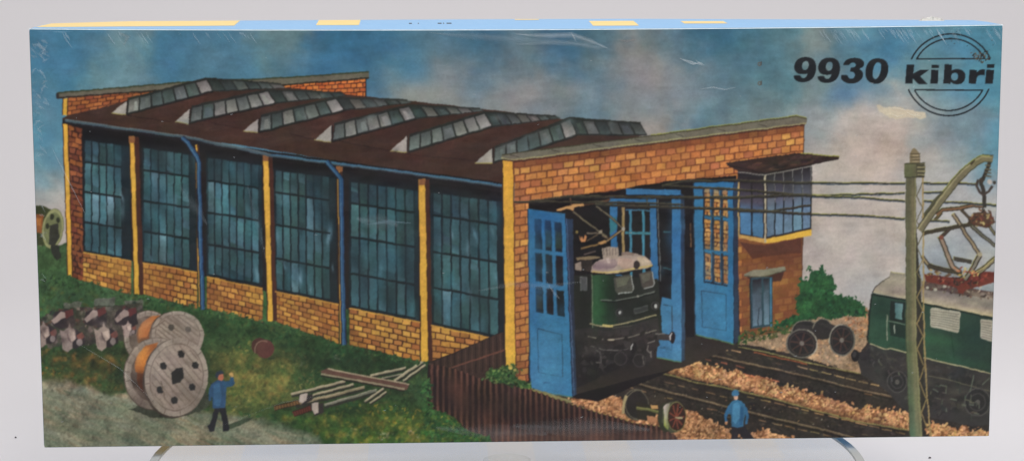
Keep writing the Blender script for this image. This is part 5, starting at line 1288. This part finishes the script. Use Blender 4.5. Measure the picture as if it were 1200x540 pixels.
# ---- torn and wrinkled film: scuffs and creases, with glints painted in as pale wisps
fm = part('film_crease_glint', M_FILM)
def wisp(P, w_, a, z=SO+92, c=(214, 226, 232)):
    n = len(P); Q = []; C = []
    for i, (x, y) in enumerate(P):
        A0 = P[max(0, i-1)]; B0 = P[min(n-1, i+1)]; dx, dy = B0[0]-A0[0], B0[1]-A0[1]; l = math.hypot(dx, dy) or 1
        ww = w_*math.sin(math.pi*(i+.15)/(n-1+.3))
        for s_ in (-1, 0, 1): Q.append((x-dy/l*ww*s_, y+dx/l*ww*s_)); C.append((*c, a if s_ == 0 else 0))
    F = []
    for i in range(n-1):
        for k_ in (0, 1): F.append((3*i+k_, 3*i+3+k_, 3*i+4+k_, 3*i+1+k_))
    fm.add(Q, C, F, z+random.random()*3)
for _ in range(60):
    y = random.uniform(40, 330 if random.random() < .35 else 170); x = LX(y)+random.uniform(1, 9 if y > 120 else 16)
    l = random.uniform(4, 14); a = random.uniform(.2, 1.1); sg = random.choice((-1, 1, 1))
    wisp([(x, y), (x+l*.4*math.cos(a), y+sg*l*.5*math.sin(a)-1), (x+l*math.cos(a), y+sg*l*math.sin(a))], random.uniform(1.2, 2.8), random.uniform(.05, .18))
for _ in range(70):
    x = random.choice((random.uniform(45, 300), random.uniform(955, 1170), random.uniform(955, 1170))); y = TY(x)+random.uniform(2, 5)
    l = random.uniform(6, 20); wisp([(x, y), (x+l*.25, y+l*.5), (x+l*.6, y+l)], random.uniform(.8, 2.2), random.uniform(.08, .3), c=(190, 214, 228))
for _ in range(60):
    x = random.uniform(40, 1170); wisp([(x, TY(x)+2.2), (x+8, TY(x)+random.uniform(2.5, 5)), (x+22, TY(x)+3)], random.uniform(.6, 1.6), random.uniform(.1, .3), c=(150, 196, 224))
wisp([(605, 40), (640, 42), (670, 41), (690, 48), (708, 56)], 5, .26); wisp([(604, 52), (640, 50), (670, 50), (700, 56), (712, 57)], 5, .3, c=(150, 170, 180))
wisp([(500, 36), (560, 42), (620, 47), (690, 54)], 7, .28, c=(140, 164, 178)); wisp([(669, 37), (673, 45), (675, 49)], .9, .45); wisp([(696, 50), (704, 53), (712, 57)], 1.2, .3)  # soft glints of the film near the top, painted in pale colour
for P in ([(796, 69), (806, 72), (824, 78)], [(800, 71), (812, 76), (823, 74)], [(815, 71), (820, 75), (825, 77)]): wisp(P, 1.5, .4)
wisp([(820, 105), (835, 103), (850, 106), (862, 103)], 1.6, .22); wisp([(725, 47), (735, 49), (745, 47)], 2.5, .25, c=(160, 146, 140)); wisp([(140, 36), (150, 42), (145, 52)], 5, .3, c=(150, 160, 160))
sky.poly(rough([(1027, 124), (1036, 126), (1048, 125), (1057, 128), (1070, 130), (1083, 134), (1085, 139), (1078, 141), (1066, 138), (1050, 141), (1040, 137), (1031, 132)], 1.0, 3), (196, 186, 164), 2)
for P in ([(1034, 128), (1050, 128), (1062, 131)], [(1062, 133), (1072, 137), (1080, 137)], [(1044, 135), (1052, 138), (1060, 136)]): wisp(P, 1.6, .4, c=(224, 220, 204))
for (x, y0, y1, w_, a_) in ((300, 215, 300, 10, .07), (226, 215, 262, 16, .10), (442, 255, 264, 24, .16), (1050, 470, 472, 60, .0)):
    wisp([(x-w_, y0), (x, (y0+y1)/2), (x+w_, y1)], w_*.5, a_, c=(150, 170, 180))  # film reflections painted as faint pale bands over the windows
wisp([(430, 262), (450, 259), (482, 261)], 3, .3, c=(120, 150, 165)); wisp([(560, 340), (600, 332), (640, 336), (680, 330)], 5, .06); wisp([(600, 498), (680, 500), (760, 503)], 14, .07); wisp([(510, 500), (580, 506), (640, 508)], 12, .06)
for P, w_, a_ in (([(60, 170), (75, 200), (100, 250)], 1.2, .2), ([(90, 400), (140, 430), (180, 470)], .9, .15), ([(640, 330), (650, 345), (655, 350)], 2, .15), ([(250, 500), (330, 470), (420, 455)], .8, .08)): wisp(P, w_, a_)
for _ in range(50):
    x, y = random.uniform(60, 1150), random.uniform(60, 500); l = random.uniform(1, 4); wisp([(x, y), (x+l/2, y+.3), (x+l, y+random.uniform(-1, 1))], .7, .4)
# ---- soft airbrush work of the painting
def dabs(n, reg, cols, r, a, z, parts, asp=1.5, ang=None, seed=None):
    x0 = min(p[0] for p in reg); x1 = max(p[0] for p in reg); y0 = min(p[1] for p in reg); y1 = max(p[1] for p in reg)
    for _ in range(n):
        for _t in range(30):
            x, y = random.uniform(x0, x1), random.uniform(y0, y1)
            if inside(x, y, reg): break
        q = random.uniform(*r)
        dab(x, y, q*asp**.5, q/asp**.5, random.choice(cols), random.uniform(*a), z, random.uniform(0, 3.1) if ang is None else ang+random.uniform(-.25, .25), parts)
WZ = SO+10.4
WALL = [(97, 150), (590, 216), (590, 400), (408, 378), (241, 336), (97, 300)]
dabs(150, WALL, [(24, 38, 46), (30, 48, 58), (34, 52, 50)], (4, 14), (.15, .5), WZ, ('window',), 2.2, 1.5)
dabs(70, WALL, [(64, 122, 138), (52, 106, 124), (84, 134, 144), (56, 102, 104)], (3, 9), (.12, .4), WZ, ('window',), 2.6, 1.5)
dabs(26, [(110, 220), (590, 270), (590, 390), (250, 330), (110, 290)], [(122, 156, 170), (104, 144, 162)], (1.5, 4), (.25, .6), WZ, ('window',), 4, 1.5)
for t in range(24):      # under the eaves
    x = 100+t*20.5; dab(x, 150+(x-97)*.137, 14, 5, (20, 20, 22), .55, SO+12, .14, ('window', 'long_wall'))
# brick tone drift
dabs(60, [(602, 190), (942, 148), (938, 380), (602, 448)], [(214, 150, 70), (206, 128, 56), (150, 84, 48), (168, 92, 54)], (8, 22), (.08, .25), SO+24, ('front_wall',), 1.6, 0)
dabs(50, [(97, 290), (590, 385), (590, 425), (97, 345)], [(206, 156, 70), (120, 74, 40), (150, 100, 50)], (5, 14), (.1, .3), SO+17, ('brick_panel',), 1.6, .15)
for t in range(30): x = 605+t*11.5; dab(x, 192-(x-602)*.122, 9, 3, (110, 58, 36), .4, SO+24.2, -.12, ('front_wall',))
for (x, y, a_) in ((870, 330, .3), (930, 300, .5), (900, 300, .5), (930, 350, .25), (610, 430, .2)): dab(x, y, 16, 12, (80, 46, 36), a_, SO+24.2, 0, ('front_wall',))
# roof
dabs(50, [(100, 135), (250, 100), (560, 130), (740, 160), (590, 205), (300, 168)], [(82, 50, 42), (48, 32, 30), (56, 36, 32), (88, 58, 46)], (5, 18), (.12, .35), SO+9.4, ('roof',), 3, .1)
dabs(70, [(130, 130), (245, 90), (750, 140), (740, 160), (560, 190), (205, 145)], [(60, 72, 74), (130, 134, 130), (92, 110, 112), (50, 58, 58)], (2, 6), (.15, .45), SO+12.2, ('skylight',), 1.6)
# doors
for (x, y, rx, ry, c, a_) in ((640, 430, 18, 28, (86, 134, 166), .35), (640, 260, 18, 14, (36, 92, 146), .5), (625, 330, 5, 70, (40, 94, 142), .4), (655, 455, 14, 10, (60, 116, 160), .4), (836, 370, 20, 20, (76, 134, 170), .3), (836, 216, 22, 8, (40, 96, 144), .5),
    (792, 400, 8, 26, (84, 138, 172), .35), (792, 280, 6, 40, (40, 92, 140), .4), (855, 300, 3, 60, (34, 84, 130), .4)): dab(x, y, rx, ry, c, a_, SO+37, 0, ('gate_leaf',))
dabs(40, [(618, 245), (662, 251), (669, 465), (620, 456)], [(42, 102, 142), (70, 126, 154), (60, 108, 128)], (3, 8), (.1, .3), SO+36.4, ('gate_leaf',))
dabs(40, [(770, 222), (862, 212), (862, 402), (770, 420)], [(42, 102, 142), (70, 126, 154), (60, 108, 128)], (3, 8), (.1, .3), SO+38.4, ('gate_leaf',))
# gateway darkness and the floor fading out of it
for (x, y, rx, ry, c, a_) in ((690, 300, 20, 60, (16, 14, 15), .7), (780, 300, 10, 60, (18, 16, 18), .6), (700, 420, 26, 16, (30, 28, 28), .6), (740, 430, 26, 10, (36, 33, 31), .5), (830, 405, 24, 7, (38, 34, 32), .6)): dab(x, y, rx, ry, c, a_, SO+30.5, 0, ('gateway_opening', 'track', 'printed_ground'))
# locomotives
Q = ('printed_locomotive',)
for (x, y, rx, ry, c, a_) in ((697, 350, 3, 26, (60, 104, 70), .45), (714, 350, 5, 30, (24, 34, 26), .7), (745, 356, 20, 10, (24, 28, 24), .5), (735, 374, 22, 4, (62, 68, 58), .3), (760, 345, 10, 5, (58, 64, 56), .3), (682, 352, 6, 26, (20, 24, 21), .6),
    (730, 390, 30, 5, (78, 72, 68), .35), (720, 418, 26, 9, (24, 22, 22), .6), (690, 430, 16, 14, (28, 26, 26), .6), (748, 412, 14, 10, (26, 24, 24), .5)): dab(x, y, rx, ry, c, a_, SO+46.6, 0, Q)
dabs(40, [(676, 390), (768, 386), (760, 424), (690, 440)], [(70, 66, 62), (22, 20, 20), (50, 46, 44)], (2, 6), (.2, .5), SO+47.2, Q, 2, .1)
for (x, y, rx, ry, c, a_) in ((1100, 400, 30, 5, (52, 100, 66), .5), (1140, 395, 20, 20, (24, 48, 40), .5), (1035, 395, 10, 10, (44, 88, 60), .4), (1030, 360, 8, 10, (24, 48, 38), .6), (1070, 372, 10, 16, (26, 48, 38), .5), (1130, 425, 40, 4, (40, 80, 56), .4), (1150, 365, 16, 8, (30, 52, 44), .5)): dab(x, y, rx, ry, c, a_, SO+44.9, .2, Q)
dabs(60, [(1012, 412), (1160, 446), (1158, 496), (1064, 476), (1020, 440)], [(66, 64, 58), (26, 26, 26), (84, 80, 70), (40, 40, 38)], (2, 7), (.2, .5), SO+44.2, Q, 2, .2)
dabs(30, [(1024, 338), (1044, 324), (1165, 350), (1165, 368), (1030, 345)], [(190, 180, 150), (96, 86, 88), (150, 136, 128)], (3, 8), (.15, .4), SO+47.4, ('loco_roof',), 3, .17)
for (x, y, rx, ry, c, a_) in ((712, 306, 8, 3, (186, 166, 156), .6), (735, 308, 8, 4, (190, 168, 150), .5), (704, 314, 8, 3, (120, 100, 106), .5), (755, 306, 4, 3, (196, 180, 156), .6)): dab(x, y, rx, ry, c, a_, SO+49.3, 0, ('loco_roof',))
# ground
dabs(80, [(46, 320), (300, 375), (560, 440), (575, 518), (385, 518), (245, 480), (46, 436)], [(30, 54, 32), (40, 68, 38), (24, 44, 28)], (4, 16), (.15, .45), 17.6, ('grass', 'printed_ground'), 2, .1)
dabs(60, [(240, 400), (345, 410), (335, 475), (260, 475)], [(124, 118, 62), (112, 112, 58), (90, 100, 52)], (3, 9), (.15, .4), 17.8, ('grass', 'printed_ground'), 2, .1)
dabs(30, [(50, 410), (140, 420), (140, 455), (50, 440)], [(126, 96, 48), (70, 74, 40), (44, 60, 36)], (3, 8), (.2, .45), 17.8, ('grass', 'printed_ground'), 2, .1)
dabs(60, [(330, 485), (560, 490), (570, 516), (390, 518)], [(116, 110, 44), (50, 92, 40), (34, 62, 32)], (3, 8), (.15, .4), 17.8, ('grass', 'printed_ground'), 2, .1)
dabs(80, [(50, 450), (120, 470), (250, 492), (370, 510), (370, 520), (52, 520)], [(136, 122, 98), (112, 120, 102), (90, 104, 86), (142, 128, 104), (122, 126, 110)], (4, 14), (.2, .5), 17.9, ('path_streaks', 'printed_ground'), 3.5, .42)
for (x, y, rx, ry, a_) in ((240, 470, 30, 8, .5), (140, 440, 14, 10, .6), (250, 430, 12, 26, .5), (420, 425, 60, 6, .45), (470, 462, 40, 8, .4), (380, 478, 40, 5, .4), (120, 408, 60, 5, .5), (330, 416, 20, 3, .4)): dab(x, y, rx, ry, (28, 42, 28), a_, 18.2, .1, ('grass', 'printed_ground', 'path_streaks'))
dabs(90, [(690, 430), (860, 404), (1060, 445), (1060, 510), (860, 508), (720, 462)], [(28, 26, 24), (34, 31, 28), (62, 52, 42)], (3, 12), (.2, .5), 25, ('track',), 4, .27)
BALS = ('ballast', 'gravel')
dabs(140, [(665, 400), (860, 400), (1012, 362), (1160, 500), (1100, 515), (700, 500)], [(216, 170, 122), (150, 104, 70), (128, 88, 60), (204, 150, 110)], (1.5, 5), (.2, .5), 32, BALS, 1.5)
for P in ([(772, 434), (900, 465), (1060, 503)], ):
    for i in range(30):
        t = i/29; x = 772+288*t; y = 433+(x-772)*.245; dab(x, y+1.5, 8, 2, (92, 62, 42), .5, 32.4, .25, BALS)
# drums
FL = ('flange', 'cable')
for (x, y, rx, ry, c, a_) in ((215, 455, 22, 24, (120, 106, 94), .5), (195, 415, 16, 14, (170, 156, 142), .5), (230, 470, 12, 12, (104, 90, 80), .5), (160, 470, 12, 14, (76, 64, 56), .6), (156, 410, 8, 14, (156, 138, 122), .5), (215, 385, 16, 12, (132, 118, 106), .5), (164, 376, 12, 12, (150, 134, 120), .5)): dab(x, y, rx, ry, c, a_, SO+11.3, .2, FL)
dabs(70, [(150, 365), (235, 365), (240, 480), (150, 470)], [(170, 156, 142), (112, 98, 88), (138, 124, 112), (92, 80, 72)], (2, 6), (.15, .45), SO+11.4, ('flange',), 3.5, .6)
for (x, y, rx, ry, c, a_) in ((167, 418, 5, 10, (226, 146, 62), .6), (164, 445, 6, 10, (66, 40, 30), .7), (172, 462, 8, 10, (50, 34, 30), .7), (178, 404, 6, 5, (150, 84, 44), .5), (168, 385, 5, 7, (176, 100, 54), .5)): dab(x, y, rx, ry, c, a_, SO+11.3, .1, ('cable',))
# clutter, bush, fence, mast, beams
dabs(50, [(42, 365), (160, 356), (150, 400), (44, 402)], [(42, 40, 38), (80, 70, 64), (126, 110, 102), (54, 62, 48)], (2, 7), (.2, .5), 25.5, ('printed_clutter', 'printed_point_machine'), 1.6)
dabs(40, [(42, 370), (160, 362), (150, 400), (44, 402)], [(164, 148, 138), (88, 74, 70), (60, 50, 50)], (1.5, 3.5), (.3, .6), 34, ('printed_point_machine',), 1.6)
dabs(60, [(925, 320), (975, 320), (1010, 355), (1005, 370), (930, 375)], [(22, 54, 34), (56, 106, 58), (30, 72, 42)], (2, 7), (.2, .5), SO+42, ('printed_bush',), 1.5)
for i in range(30):
    x = 510+i*9.5; yy = 426+(x-500)*.285; dab(x, yy+30, 7, 16, (34, 26, 26), .35, SO+48.4, 0, ('corrugated_sheet',)); dab(x, 512, 8, 6, (112, 86, 76), .28, SO+48.6, 0, ('corrugated_sheet',))
dabs(40, [(503, 430), (600, 450), (780, 505), (780, 516), (575, 516), (530, 485)], [(112, 72, 58), (40, 30, 28), (70, 48, 42)], (3, 9), (.15, .4), SO+48.8, ('corrugated_sheet',), 2.5, 1.5)
for i in range(16):
    y = 215+i*19; dab(1064+(.02*(y-400) if y > 400 else 0), y, 2.2, 12, (74, 78, 58), .4, SO+76, 0, ('printed_mast',)); dab(1069+(.04*(y-400) if y > 400 else 0), y+8, 1.8, 9, (132, 124, 92), .35, SO+76, 0, ('printed_mast',))
dabs(20, [(1083, 262), (1150, 190), (1158, 192), (1090, 270)], [(140, 134, 104), (80, 76, 58)], (2, 5), (.2, .5), SO+80, ('bracket_arm',), 3, -.8)
# clouds lit and shaded
SKP = ('printed_sky',)
dabs(60, [(950, 120), (1060, 110), (1160, 200), (1155, 320), (1010, 350), (950, 320)], [(206, 196, 182), (184, 178, 172), (196, 184, 170), (156, 164, 168)], (8, 26), (.12, .38), 1, SKP, 2, 0)
dabs(32, [(460, 60), (860, 60), (850, 140), (640, 140), (480, 118)], [(156, 152, 150), (92, 122, 142), (74, 112, 138), (144, 138, 134)], (6, 20), (.12, .38), 1, SKP, 2, -.3)
dabs(34, [(40, 35), (560, 35), (480, 100), (250, 90), (60, 200)], [(62, 118, 150), (94, 132, 148), (54, 100, 134), (116, 134, 138)], (6, 22), (.12, .35), 1, SKP, 1.8, .8)
dabs(24, [(940, 36), (1170, 36), (1170, 120), (960, 110)], [(70, 124, 158), (100, 144, 162), (88, 132, 156)], (6, 18), (.12, .35), 1, SKP, 2, .3)
for (x, y, rx, ry, c, a_) in ((1150, 205, 14, 16, (92, 140, 164), .5), (990, 112, 16, 8, (66, 112, 150), .5), (1035, 150, 30, 10, (178, 164, 158), .4), (500, 108, 22, 9, (158, 154, 148), .5), (620, 112, 24, 10, (144, 142, 142), .4), (770, 92, 22, 16, (146, 142, 142), .45), (60, 245, 14, 14, (176, 168, 166), .5), (55, 100, 14, 30, (74, 124, 152), .4)): dab(x, y, rx, ry, c, a_, 1.5, 0, SKP)

GP = ('grass', 'printed_ground')
dabs(30, [(60, 330), (300, 385), (560, 445), (560, 480), (300, 430), (100, 400)], [(26, 40, 26), (32, 48, 28)], (5, 12), (.2, .5), 17.9, ('grass', 'printed_ground'), 3, .15)
GREG = [(46, 325), (160, 350), (300, 380), (500, 425), (570, 445), (576, 518), (385, 518), (300, 484), (245, 478), (150, 456), (46, 436)]
dabs(420, GREG, [(84, 92, 48), (46, 78, 42), (30, 52, 32), (70, 70, 40), (58, 92, 52)], (1.2, 3.4), (.2, .6), 17.95, GP, 1.7)
dabs(150, [(240, 400), (345, 412), (335, 475), (262, 475)], [(150, 136, 76), (120, 112, 58), (134, 108, 60), (60, 82, 44)], (1, 3), (.3, .65), 18, GP, 1.7)
dabs(110, [(48, 405), (150, 415), (140, 455), (48, 438)], [(150, 108, 58), (110, 82, 44), (52, 62, 36), (36, 48, 32)], (1, 3), (.3, .65), 18, GP, 1.7)
dabs(190, [(325, 486), (560, 490), (572, 516), (390, 519)], [(152, 134, 60), (122, 112, 46), (34, 62, 32), (62, 104, 44)], (1, 3), (.3, .65), 18, GP, 1.7)
dabs(150, [(48, 446), (120, 466), (250, 490), (370, 510), (370, 520), (52, 521)], [(152, 140, 116), (138, 120, 96), (92, 110, 88), (78, 96, 76), (128, 132, 114)], (2, 7), (.2, .5), 18, ('path_streaks', 'printed_ground'), 7, .4)
paint_all()
# ---- torn film standing up behind the top edge, grit on the paper
fl = []; ff_ = []
for i in range(13):
    t = i/12; x = .2125+.028*(1-abs(2*t-1))*0+t*.014; hgt = .0022*math.sin(math.pi*t)**.7+.0012*mnoise.noise(Vector((t*9, 2, 0)))
    fl += [(x-.004, .046-D/2, back_z(x)-.0005), (x-.004, .048-D/2, back_z(x)+max(.0002, hgt))]
    if i: ff_.append((2*i-2, 2*i, 2*i+1, 2*i-1))
kid('torn_film', fl, ff_, plain('crumpled_film', (196, 192, 184), .3, .8, 500), None)
def grit(x, y, r, label):
    random.seed(int(x*1e4)); vv = []; n = 7
    for j in range(2):
        for i in range(n):
            a = 2*math.pi*i/n; rr = r*random.uniform(.6, 1.1)*(1 if j == 0 else .6); vv.append((rr*math.cos(a), rr*.8*math.sin(a), j*r*.7))
    f_ = [tuple(range(n-1, -1, -1)), tuple(range(n, 2*n))]+[(i, (i+1) % n, n+(i+1) % n, n+i) for i in range(n)]
    o = mesh_obj('grit', vv, f_, M_CRUMB); o.location = (x, y, TZ+.0002); o['label'] = label; o['category'] = 'grit'


grit(-.3001, .2394, .0009, 'tiny dark grey speck on the white paper left of the box')
grit(.2496, .1641, .0010, 'tiny dark grey speck on the white paper below the right end of the box')
